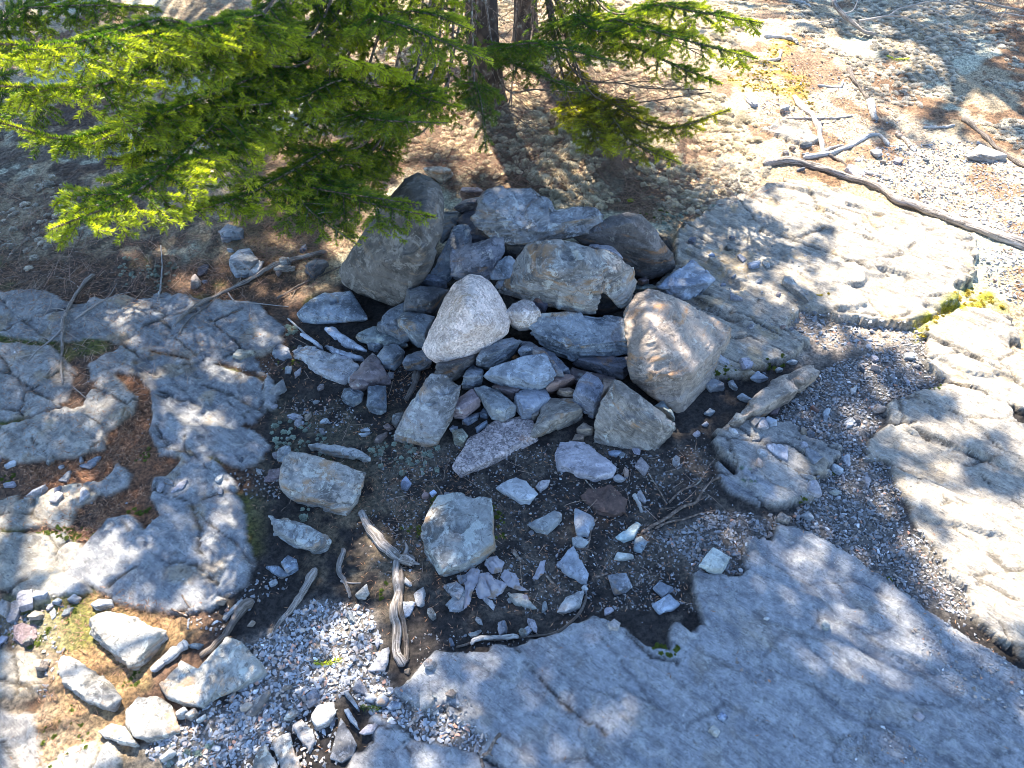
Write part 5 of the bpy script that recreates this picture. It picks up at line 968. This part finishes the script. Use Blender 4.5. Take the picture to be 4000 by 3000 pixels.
# little fallen green sprigs
def sprig(label, a, b, seed):
    A_ = gpath(a, .006, 8); mb = MB(); mb.add(*tube_geo(A_, .0012, 4), 0); needles(mb, A_[:-1], A_[1:], np.ones(7)*b, np.random.default_rng(seed), 2600, .011, .0014)
    tag(mb.build('spruce_sprig', [M_TWIG, M_NEED], origin=A_[0]), label, 'sprig')
sprig('bright green spruce shoot fallen on the pale gravel', 'F 335,1030 390,1042 440,1036 495,1020', 1.0, 1)
sprig('dark green spruce shoot in the shaded gravel above the bottom slab', 'F 610,1290 650,1305 720,1310', .35, 2)
sprig('tiny green seedling at the heath edge behind the dark boulder', 'B 830,345 850,335 870,340', .8, 4)
sprig('yellow green seedling on the lichen mat at the upper right', 'K 1190,300 1240,320 1310,320', 1.0, 5)
# ------------------------------------------------------------ ground cover
def ico():
    bm = bmesh.new(); bmesh.ops.create_icosphere(bm, subdivisions=3, radius=1); v = np.array([x.co[:] for x in bm.verts]); f = np.array([[a.index for a in x.verts] for x in bm.faces]); bm.free(); return v, f
def pebble_tpl(n, seed, flat=.5):
    rng = np.random.default_rng(seed); out = []
    for k in range(n):
        bm = bmesh.new(); m_ = rng.integers(8, 13); p_ = rng.normal(size=(m_, 3)); p_ /= np.linalg.norm(p_, axis=1)[:, None]; p_ *= rng.uniform(.75, 1.0, (m_, 1))
        p_ *= np.array([1, rng.uniform(.5, .85), flat*rng.uniform(.5, 1.1)])
        vs = [bm.verts.new(a) for a in p_]; r = bmesh.ops.convex_hull(bm, input=vs); bmesh.ops.delete(bm, geom=list({e for e in r['geom_interior'] if isinstance(e, bmesh.types.BMVert)}), context='VERTS')
        bmesh.ops.triangulate(bm, faces=bm.faces); bm.verts.index_update()
        out.append((np.array([v.co[:] for v in bm.verts]), np.array([[a.index for a in f.verts] for f in bm.faces]))); bm.free()
    return out
def sample_poly(s, dens, rng):
    P = gpoly(s); x0, y0 = P.min(0); x1, y1 = P.max(0); n = int((x1-x0)*(y1-y0)*dens)
    x = rng.uniform(x0, x1, n); y = rng.uniform(y0, y1, n); sd = poly_sd(x, y, P)+.02*fbm(x*12, y*12, None, 2, 5); k = sd > 0
    return x[k], y[k], sd[k]
def place(mb, tpls, x, y, z, size, col, rng, tilt=.3, mat=0):
    which = rng.integers(0, len(tpls), len(x))
    for k, (tv, tf) in enumerate(tpls):
        i = np.where(which == k)[0]
        if not len(i): continue
        n = len(i); yaw = rng.uniform(0, 6.283, n); a = rng.normal(0, tilt, n); b = rng.normal(0, tilt, n)
        cy, sy, ca, sa, cb, sb = np.cos(yaw), np.sin(yaw), np.cos(a), np.sin(a), np.cos(b), np.sin(b); Z = np.zeros(n); O = np.ones(n)
        Rz = np.stack([cy, -sy, Z, sy, cy, Z, Z, Z, O], 1).reshape(-1, 3, 3); Rx = np.stack([O, Z, Z, Z, ca, -sa, Z, sa, ca], 1).reshape(-1, 3, 3); Ry = np.stack([cb, Z, sb, Z, O, Z, -sb, Z, cb], 1).reshape(-1, 3, 3)
        R = Rz @ Rx @ Ry; V = np.einsum('nij,vj->nvi', R, tv)*size[i][:, None, None]+np.stack([x[i], y[i], z[i]], -1)[:, None]
        Fx = tf[None]+(np.arange(n)*len(tv))[:, None, None]
        mb.add(V.reshape(-1, 3), Fx.reshape(-1, tf.shape[1]), mat, np.repeat(col[i], len(tv), 0))
PEB = pebble_tpl(28, 3); rng = np.random.default_rng(50)
M_PEB = col_material('gravel_stone', .8, .4, 500, vary=.7, vscale=180)
def peb_col(n, rng, bright=1.0):
    g = rng.uniform(.12, .27, n)[:, None]; c = g*np.array([1, 1.0, 1.03]); r = rng.random(n)
    c[r < .18] *= np.array([1.25, 1.02, .82]); c[r > .97] = np.array([.48, .47, .46])*rng.uniform(.8, 1.2, (int((r > .97).sum()), 1)); c[(r > .18) & (r < .21)] = np.array([.35, .19, .13])
    return np.clip(c*bright, .02, .8)
mb = MB()
GR = [
 ('E 1500,1300 2157,1200 2250,1500 2150,1850 1300,1850 1400,1500', 16000, .003, .010, 1.3, 0), # polygon, per m2, smallest, largest radius (m), brightness, on rock
 ('F -150,930 100,850 180,760 350,650 560,690 690,720 720,830 720,1040 760,1100 800,1200 930,1260 1120,1290 1180,1390 1300,1430 1400,1500 1340,1590 1280,1590 1000,1510 720,1395 560,1190 480,1250 330,1290 200,1400 100,1500 -50,1620 -250,1659 -600,1659 -700,1540 -400,1380 -300,1300 -150,1300', 34000, .0030, .0100, 1.55, 0),
 ('F -350,620 -150,420 0,470 200,560 100,700 -50,790 -250,880 -420,830', 9000, .003, .008, 1.0, 0),
 ('E -200,580 300,545 420,460 470,560 400,700 430,820 400,950 250,860 0,850 -300,850', 9000, .003, .007, 1.0, 0),
 ('E 260,900 430,850 400,1100 330,1250 250,1200', 5000, .004, .009, 1.1, 0),
 ('H 640,800 760,700 900,620 1100,560 1350,440 1390,600 1500,770 1160,860 1140,1010 1050,1080 1040,1200 1170,1240 1250,1450 1300,1659 G 1690,130 1720,240 1830,400 1970,520 1930,620 1720,600 1560,475 1420,385 1180,258 1040,215 900,285 880,420 830,480 650,440 560,330 450,250 560,190 700,130 H 560,1540 720,1400 720,1310 870,1200 690,1110 560,1005 500,960 560,880', 30000, .0024, .0085, 1.05, 0),
 ('G 1900,600 2220,900 2220,1200 1900,1000 1700,850 1650,700', 9000, .003, .007, 1.1, 1),
 ('G 1280,1352 1350,1200 1500,1120 1650,1190 1750,1352', 14000, .003, .007, 1.0, 1),
 ('G 690,830 760,880 950,980 1010,940 1000,880 860,830', 8000, .003, .006, 1.0, 1),
 ('F 850,1215 1000,1290 1180,1380 1330,1400 1200,1240 1000,1180 900,1160', 9000, .003, .007, 1.0, 1),
 ('K 1150,800 1450,740 1700,760 1960,930 2050,1330 1800,1280 1600,1200 1300,1080 1050,960', 9000, .004, .010, 1.25, 0),
 ('K 1640,1350 1940,1380 2100,1659 1850,1659 1700,1500', 11000, .004, .010, 1.25, 0),
 ('K 550,250 1000,400 1400,700 1100,900 800,800 400,700', 1500, .004, .009, 1.2, 0),
 ('D -250,600 250,560 600,640 900,500 1500,640 1950,560 2000,900 1500,1000 1900,1150 1850,1659 600,1659 -100,1200', 9000, .0018, .006, .95, 0),
 ('D 1300,1150 1900,1050 2157,1000 2157,1500 1850,1450 1500,1659 1250,1659', 8000, .002, .006, .95, 0),
 ('D 1330,700 1900,480 2000,700 1900,860 1500,1000', 4500, .0022, .006, .95, 0),
 ('F 850,850 1700,850 1800,700 1961,680 1961,820 1600,930 1300,980 1000,1050 850,1000', 6000, .002, .006, .95, 0),
 ('C 250,830 700,830 760,900 600,1100 300,1050 200,950', 9000, .003, .007, 1.0, 0),
 ('C 560,900 1000,1000 960,1140 600,1100', 3000, .003, .007, 1.0, 0),
 ('C 750,350 1250,600 1300,800 900,900 600,700', 2500, .003, .007, .8, 0),
 ('I 1320,1270 1560,1240 1650,1400 1450,1450', 9000, .003, .007, 1.0, 0),
 ('I 1250,600 1650,560 1700,700 1500,720', 3000, .003, .006, 1.0, 1),
 ('F 600,150 980,120 960,330 1000,500 760,560 640,380', 6000, .0025, .006, 1.15, 0),
 ('H 560,280 800,240 1250,330 1400,420 1100,560 820,560 600,440', 9000, .004, .012, 1.3, 0),
 ('B 1250,560 2200,700 2200,1400 1700,1300 1400,1000', 350, .003, .008, 1.1, 1),
 ('P 2600,1900 4000,1900 4000,3000 1700,3000 2200,2600', 260, .0018, .005, 1.1, 1),
 ('P -100,1200 1200,1200 900,2300 0,2800', 260, .002, .007, 1.1, 1)]
for s, dn, a, b, br, onr in GR:
    x, y, sd = sample_poly(s, dn, rng)
    if not onr: k = rkw(x, y) < .5; x, y = x[k], y[k]
    n = len(x)
    if not n: continue
    sz = a+(b-a)*rng.random(n)**2.2; place(mb, PEB, x, y, hgt(x, y)+sz*.22, sz, peb_col(n, rng, br), rng, .28)
tag(mb.build('gravel', M_PEB, origin=(0, 0, 0), smooth=False), kind='stuff')
# bigger loose chips strewn about, each its own thing, copies of a few shapes
src = [o for o in bpy.data.objects if o.name.startswith('loose_stone')][:24]; lab = 'small angular grey chip scattered among its like between the named stones'
for s, num, a, b in [('D -250,600 1950,560 2000,1100 1900,1659 -100,1659', 20, .4, .7), ('I 900,1150 1700,1100 1700,1500 900,1400', 12, .5, .9), ('C 0,450 1000,600 1000,1100 100,1150', 26, .45, .9), ('H 50,650 800,600 1350,500 1300,1600 600,1550 100,1100', 40, .5, .95), ('E -100,540 480,480 420,1150 200,1000 -100,850', 14, .5, .9), ('F 100,620 900,800 1300,1400 700,1500 200,1300', 14, .45, .85), ('B 1250,600 2200,600 2200,1400 1700,1350', 14, .45, 1), ('L 1100,1250 1700,1350 1700,1600 1000,1640', 10, .6, 1.2), ('K 300,500 1400,700 1500,1000 600,900', 16, .7, 1.4), ('F 850,650 1850,600 1800,850 1000,950', 20, .45, .8), ('I 0,1180 700,1180 600,1500 0,1400', 12, .5, 1.0)]:
    P = gpoly(s); x0, y0 = P.min(0); x1, y1 = P.max(0); c_ = 0
    while c_ < num:
        x = rng.uniform(x0, x1); y = rng.uniform(y0, y1)
        if poly_sd(np.array([x]), np.array([y]), P)[0] < 0: continue
        c_ += 1; o0 = src[rng.integers(len(src))]; o = o0.copy(); COL.objects.link(o); k_ = rng.uniform(a, b)*.75; o.scale = (k_, k_*rng.uniform(.7, 1.2), k_*.8)
        o.rotation_euler = (rng.normal(0, .15), rng.normal(0, .15), rng.uniform(0, 6.28)); o.location = (x, y, float(hgt(x, y))-.014*k_)
        g_ = rng.uniform(.55, 1.15); o.color = (g_*rng.uniform(.95, 1.1), g_, g_*rng.uniform(.95, 1.12), 1); o['label'] = lab; o['group'] = 'small chips scattered round the pile'
# fallen needles
mb = MB(); NL = [(np.array([[-.5, -.05, 0], [0, -.07, .06], [.5, 0, 0], [0, .07, .06]]), np.array([[0, 1, 2, 3]])), (np.array([[-.5, 0, .03], [0, -.05, -.08], [.5, .05, .05], [0, .08, 0]]), np.array([[0, 1, 2, 3]]))]
ND = [('I -100,500 700,600 900,800 880,1100 650,1350 700,1500 300,1659 -100,1659', 9000), ('I -300,-500 900,-300 1300,100 1600,520 1000,620 500,600 -100,500', 9000), ('I 900,1150 1100,1180 980,1270 900,1300', 16000), ('I 640,1050 830,900 890,830 880,1000 930,1200 700,1260 480,1200', 26000), ('I 100,1220 480,1210 600,1330 430,1330 130,1420', 26000), ('I 450,1500 600,1440 900,1350 700,1520 480,1659 350,1659', 24000),
 ('E 90,100 500,0 700,50 520,230 400,160', 20000), ('E 400,600 720,500 1060,640 1100,760 980,700 880,690 600,700 700,900 880,1040 760,1080 480,940 380,960', 15000), ('E 250,1050 420,1120 640,1240 640,1400 520,1659 250,1659', 14000), ('E 600,1060 900,1040 860,1160 740,1150', 10000),
 ('D -250,600 1950,560 1900,1659 -100,1659', 2600), ('C 150,350 1300,600 1350,1150 1500,1500 1300,1659 0,1659 0,900', 3500), ('C 900,600 1280,600 1000,900 860,960', 9000), ('F 450,0 1300,0 1300,1000 500,700', 2600), ('L 1100,1150 1750,1150 1850,1500 1500,1650 1100,1650', 8000), ('A -300,-100 1050,-100 780,250 580,700 200,850 -300,850', 9000), ('J 0,700 900,500 1500,900 700,1000 0,950', 7000), ('K 150,600 1000,500 1500,750 900,900 500,1000', 3000), ('P 200,-100 1900,200 1900,700 900,700', 4500), ('P 0,2000 4000,2000 4000,3000 0,3000', 500)]
for s, dn in ND:
    x, y, sd = sample_poly(s, dn, rng); k = rng.random(len(x)) > .75*rkw(x, y)*(dn < 8000)+.55*rkw(x, y)*(dn >= 8000); x, y = x[k], y[k]; n = len(x)
    c = np.array([.27, .135, .065])*rng.uniform(.4, 1.5, (n, 1))*np.array([1, 1, 1])+rng.uniform(0, .05, (n, 1))
    place(mb, NL, x, y, hgt(x, y)+rng.uniform(.001, .006, n), rng.uniform(.009, .014, n), c, rng, .25)
tag(mb.build('needle_litter', col_material('dry_needle', .7, vary=.3), origin=(0, 0, 0), smooth=False), kind='stuff')
# reindeer lichen cushions, moss and small heath twigs
def tuft(seed, n, spike, dome):
    r = np.random.default_rng(seed); v, f = ico(); L = []
    v = v*np.array([1, 1, .7]); d = 1+.16*fbm(v[:, 0]*3, v[:, 1]*3, v[:, 2]*3, 3, seed); v = v*d[:, None]*dome
    a = r.normal(size=(n, 3)); a[:, 2] = abs(a[:, 2])*.9; a = unit(a); base = a*np.array([1, 1, .7])*dome*.96; d_ = unit(a*1.0+r.normal(0, .55, (n, 3))); s_ = unit(np.cross(d_, r.normal(size=(n, 3))))
    l = spike*r.uniform(.5, 1.2, (n, 1)); w_ = l*.28; Q = np.stack([base-s_*w_*.3, base+d_*l*.6+s_*w_, base+d_*l, base+d_*l*.5-s_*w_], 1).reshape(-1, 3)
    keep = v[:, 2] > -9
    return v, f, Q, np.arange(4*n).reshape(-1, 4)
TU = [tuft(k, 420, .50, .60) for k in range(6)]; TS_ = [tuft(20+k, 120, .55, .5) for k in range(6)]
def tufts(name, polys, col, rmin, rmax, rng, T, mat, seed, squash=1.0, onrock=0.0, clump=.0, var=.25):
    mb = MB(); tot = 0
    for s, dn in polys:
        x, y, sd = sample_poly(s, dn, rng); n = fbm(x*5, y*5, None, 3, seed); k = (n > clump) & (rng.random(len(x)) > (1-onrock)*rkw(x, y)); x, y = x[k], y[k]; n = len(x)
        if not n: continue
        sz = rmin+(rmax-rmin)*rng.random(n)**1.6; c = np.array(col)*rng.uniform(1-var, 1+var, (n, 1)); st = rng.bit_generator.state
        for part in (0, 2):
            rng.bit_generator.state = st
            place(mb, [(t_[part]*np.array([1, 1, squash]), t_[part+1]) for t_ in T], x, y, hgt(x, y)-sz*.12, sz, c*(.8 if part == 0 else 1.05), rng, .15)
        tot += n
    if mb.n: tag(mb.build(name, mat, origin=(0, 0, 0), smooth=False), kind='stuff')
    print(name, tot)
M_LICH = col_material('reindeer_lichen', .95, vary=.7, vscale=90, trans=.40); M_MOSS = col_material('moss', .9, vary=.5, vscale=260, trans=.2)
tufts('reindeer_lichen', [('J -300,-200 3000,-200 2700,0 2250,0 1900,350 2000,560 2150,800 1900,1150 1350,1130 1150,1130 900,1000 600,980 480,900 300,880 -100,900', 1700), ('J 600,750 1900,550 2000,800 1850,1100 1150,1120 900,950', 1700), ('J 1750,350 2150,500 2000,620 1700,560', 900)], (.66, .57, .42), .006, .022, rng, TU, M_LICH, 5, clump=-.12, var=.35, squash=.7)
tufts('grey_lichen_mat', [('K 820,-60 1500,-60 2000,200 2400,650 2300,900 1936,830 1650,640 1400,560 1050,530 930,350 700,240 640,60', 2600), ('K 200,850 560,900 560,1020 450,1150 150,1180', 2600), ('P -400,500 250,700 350,1000 100,1060 -600,900', 900)], (.54, .49, .41), .006, .020, rng, TU, M_LICH, 6, clump=-.2, var=.35, squash=.7)
tufts('cushion_lichen', [('J 900,620 1600,560 1750,900 1500,1100 1200,1120 950,1000', 600), ('J 700,0 1600,0 1500,500 900,450', 160), ('J 380,480 800,520 820,640 400,600', 300), ('K 250,500 520,560 500,820 200,850', 220)], (.66, .58, .43), .020, .042, rng, [tuft(60+k, 1100, .30, .76) for k in range(5)], M_LICH, 15, clump=-.1, var=.2, squash=.8)
tufts('mint_lichen', [('C 150,300 330,300 300,400 180,420', 5000), ('C 80,1000 400,980 600,1120 900,1180 1000,1100 1450,1250 1300,1400 1050,1400 900,1350 700,1400 750,1500 650,1240 300,1230 120,1200', 3200), ('C 280,1560 800,1640 950,1600 900,1659 380,1659', 4000), ('F 430,150 260,200 430,330 560,250', 3500), ('D 40,560 200,560 160,680 60,700', 4000), ('H 250,1270 330,1290 400,1400 330,1390', 7000), ('I 600,0 1050,30 1000,200 700,180', 2500), ('E 1000,1500 1300,1480 1400,1659 900,1659', 2500), ('E 1560,1130 1750,1080 1700,1180 1580,1190', 5000), ('E 1000,850 1100,840 1060,930', 5000), ('F 480,1230 560,1250 470,1350 430,1330', 4000), ('F 350,1050 500,1000 500,1060', 300), ('B 1100,380 1500,400 1200,560 1000,480', 1500)],
      (.33, .38, .31), .004, .011, rng, TS_, M_LICH, 7, onrock=.3, clump=-.1)
tufts('green_moss', [('D 20,1080 170,900 120,1000 70,1200 50,1180', 14000), ('D 530,950 650,1000 640,1180 540,1240', 9000), ('C 1180,1620 1300,1550 1280,1659', 14000), ('F 720,500 800,500 790,660 720,680', 8000), ('F 800,150 930,150 950,420 870,330', 5000), ('I 900,1080 930,1150 880,1240 780,1210', 9000), ('I 700,1500 950,1480 930,1540 860,1600 830,1560 740,1510', 12000), ('I -50,1300 130,1240 130,1300 40,1400', 12000), ('I 80,1620 350,1600 560,1620 550,1680 100,1680', 10000), ('E 90,130 480,110 500,200 400,170', 12000), ('E 60,800 280,790 270,880 150,880', 9000), ('E 260,1300 420,1200 600,1420 560,1659 280,1659', 2500), ('E 880,960 1000,1000 900,1150 780,1130', 6000), ('E 420,640 560,560 480,720', 6000), ('E 300,660 340,640 340,760 300,800', 7000), ('G 310,715 545,790 540,825 420,815', 14000), ('G 815,400 870,350 930,390 900,440 830,440', 14000), ('G 905,270 1010,280 1010,305 930,300', 14000), ('G 1500,430 1560,430 1680,520 1600,500', 12000), ('H 420,640 550,610 550,660 440,670', 12000), ('H 90,700 280,690 250,720 100,730', 12000), ('H 780,1240 840,1240 850,1290 790,1290', 14000), ('H 1370,790 1460,770 1460,810 1380,820', 14000), ('H 590,1450 670,1440 660,1490 600,1480', 14000), ('C 200,400 300,480 400,760 330,740 150,600', 3000), ('C 330,1250 720,1290 700,1330 380,1280', 6000), ('B 1020,330 1150,400 1100,500 900,420', 2500)],
      (.10, .125, .018), .003, .008, rng, TS_, M_MOSS, 8, squash=.7, onrock=1, clump=-.25)
tufts('yellow_moss', [('K 330,440 360,360 520,330 560,230 680,210 740,250 600,330 760,430 820,610 700,560 560,500 400,500', 2600), ('H 1300,400 1420,310 1560,240 1640,170 1740,200 1860,330 1720,320 1550,340 1450,400 1370,480 1340,500', 4500), ('H 1860,350 1961,330 1961,420 1900,400', 5000), ('H 700,260 800,250 790,300 720,300', 4000)],
      (.33, .25, .035), .004, .010, rng, TS_, M_MOSS, 9, squash=.7, onrock=1, clump=-.2)
# heath stems: thin brown dry shoots
def stems(name, polys, rng, col, lmin, lmax, rad):
    mb = MB(); V = []; a3 = np.array([0, 2.09, 4.19])
    for s, dn in polys:
        x, y, sd = sample_poly(s, dn, rng); n = len(x); z = hgt(x, y); L_ = rng.uniform(lmin, lmax, n); an = rng.uniform(0, 6.28, n); el = rng.uniform(.1, .9, n)
        d = np.stack([np.cos(an)*np.cos(el), np.sin(an)*np.cos(el), np.sin(el)], -1); P = np.stack([x, y, z], -1); bend = rng.normal(0, .3, (n, 3))
        rings = []
        for k in range(4):
            u = k/3; c = P+d*(L_*u)[:, None]+bend*(L_*u*u)[:, None]*.6; s_ = unit(np.cross(d, np.array([0, .1, 1.0]))); w_ = np.cross(s_, d); r = rad*(1-.6*u)
            rings.append(np.stack([c+(s_*math.cos(b)+w_*math.sin(b))*r for b in a3], 1))
        V = np.stack(rings, 1).reshape(-1, 3); tf = []
        for k in range(3):
            for b in range(3): tf.append([k*3+b, k*3+(b+1) % 3, (k+1)*3+(b+1) % 3, (k+1)*3+b])
        Fx = (np.array(tf)[None]+(np.arange(n)*12)[:, None, None]).reshape(-1, 4)
        mb.add(V, Fx, 0, np.repeat(np.array(col)*rng.uniform(.6, 1.5, (n, 1)), 12, 0))
    tag(mb.build(name, col_material(name+'_bark', .8, vary=.3), origin=(0, 0, 0)), kind='stuff')
stems('heath_twigs', [('J 200,400 1500,400 2000,900 1500,1180 900,1000 500,1050 0,950', 2800), ('J 300,850 1000,800 1000,1050 500,1100', 2200), ('J -1000,0 1800,0 1700,500 300,500 -900,600', 900), ('L 0,950 1200,1050 1800,1300 1750,1600 0,1659', 700), ('A -300,-100 1050,-100 780,250 580,700 200,850 -300,850', 2200), ('B 1000,200 2000,200 1700,380 1150,560', 1500), ('K 400,250 1300,450 1500,800 600,850', 500), ('K 1500,-100 2400,-100 2400,500 1800,200', 2500)], rng, (.24, .14, .10), .03, .11, .0009)
stems('twig_litter', [('D -250,600 1950,560 1900,1659 -100,1659', 220), ('C 150,350 1300,600 1350,1150 1300,1659 0,1659', 200), ('I -300,-500 1200,-100 1500,200 1600,600 200,1100', 1100), ('K 500,500 1900,900 1900,1300 600,900', 300)], rng, (.30, .22, .17), .02, .06, .0008)
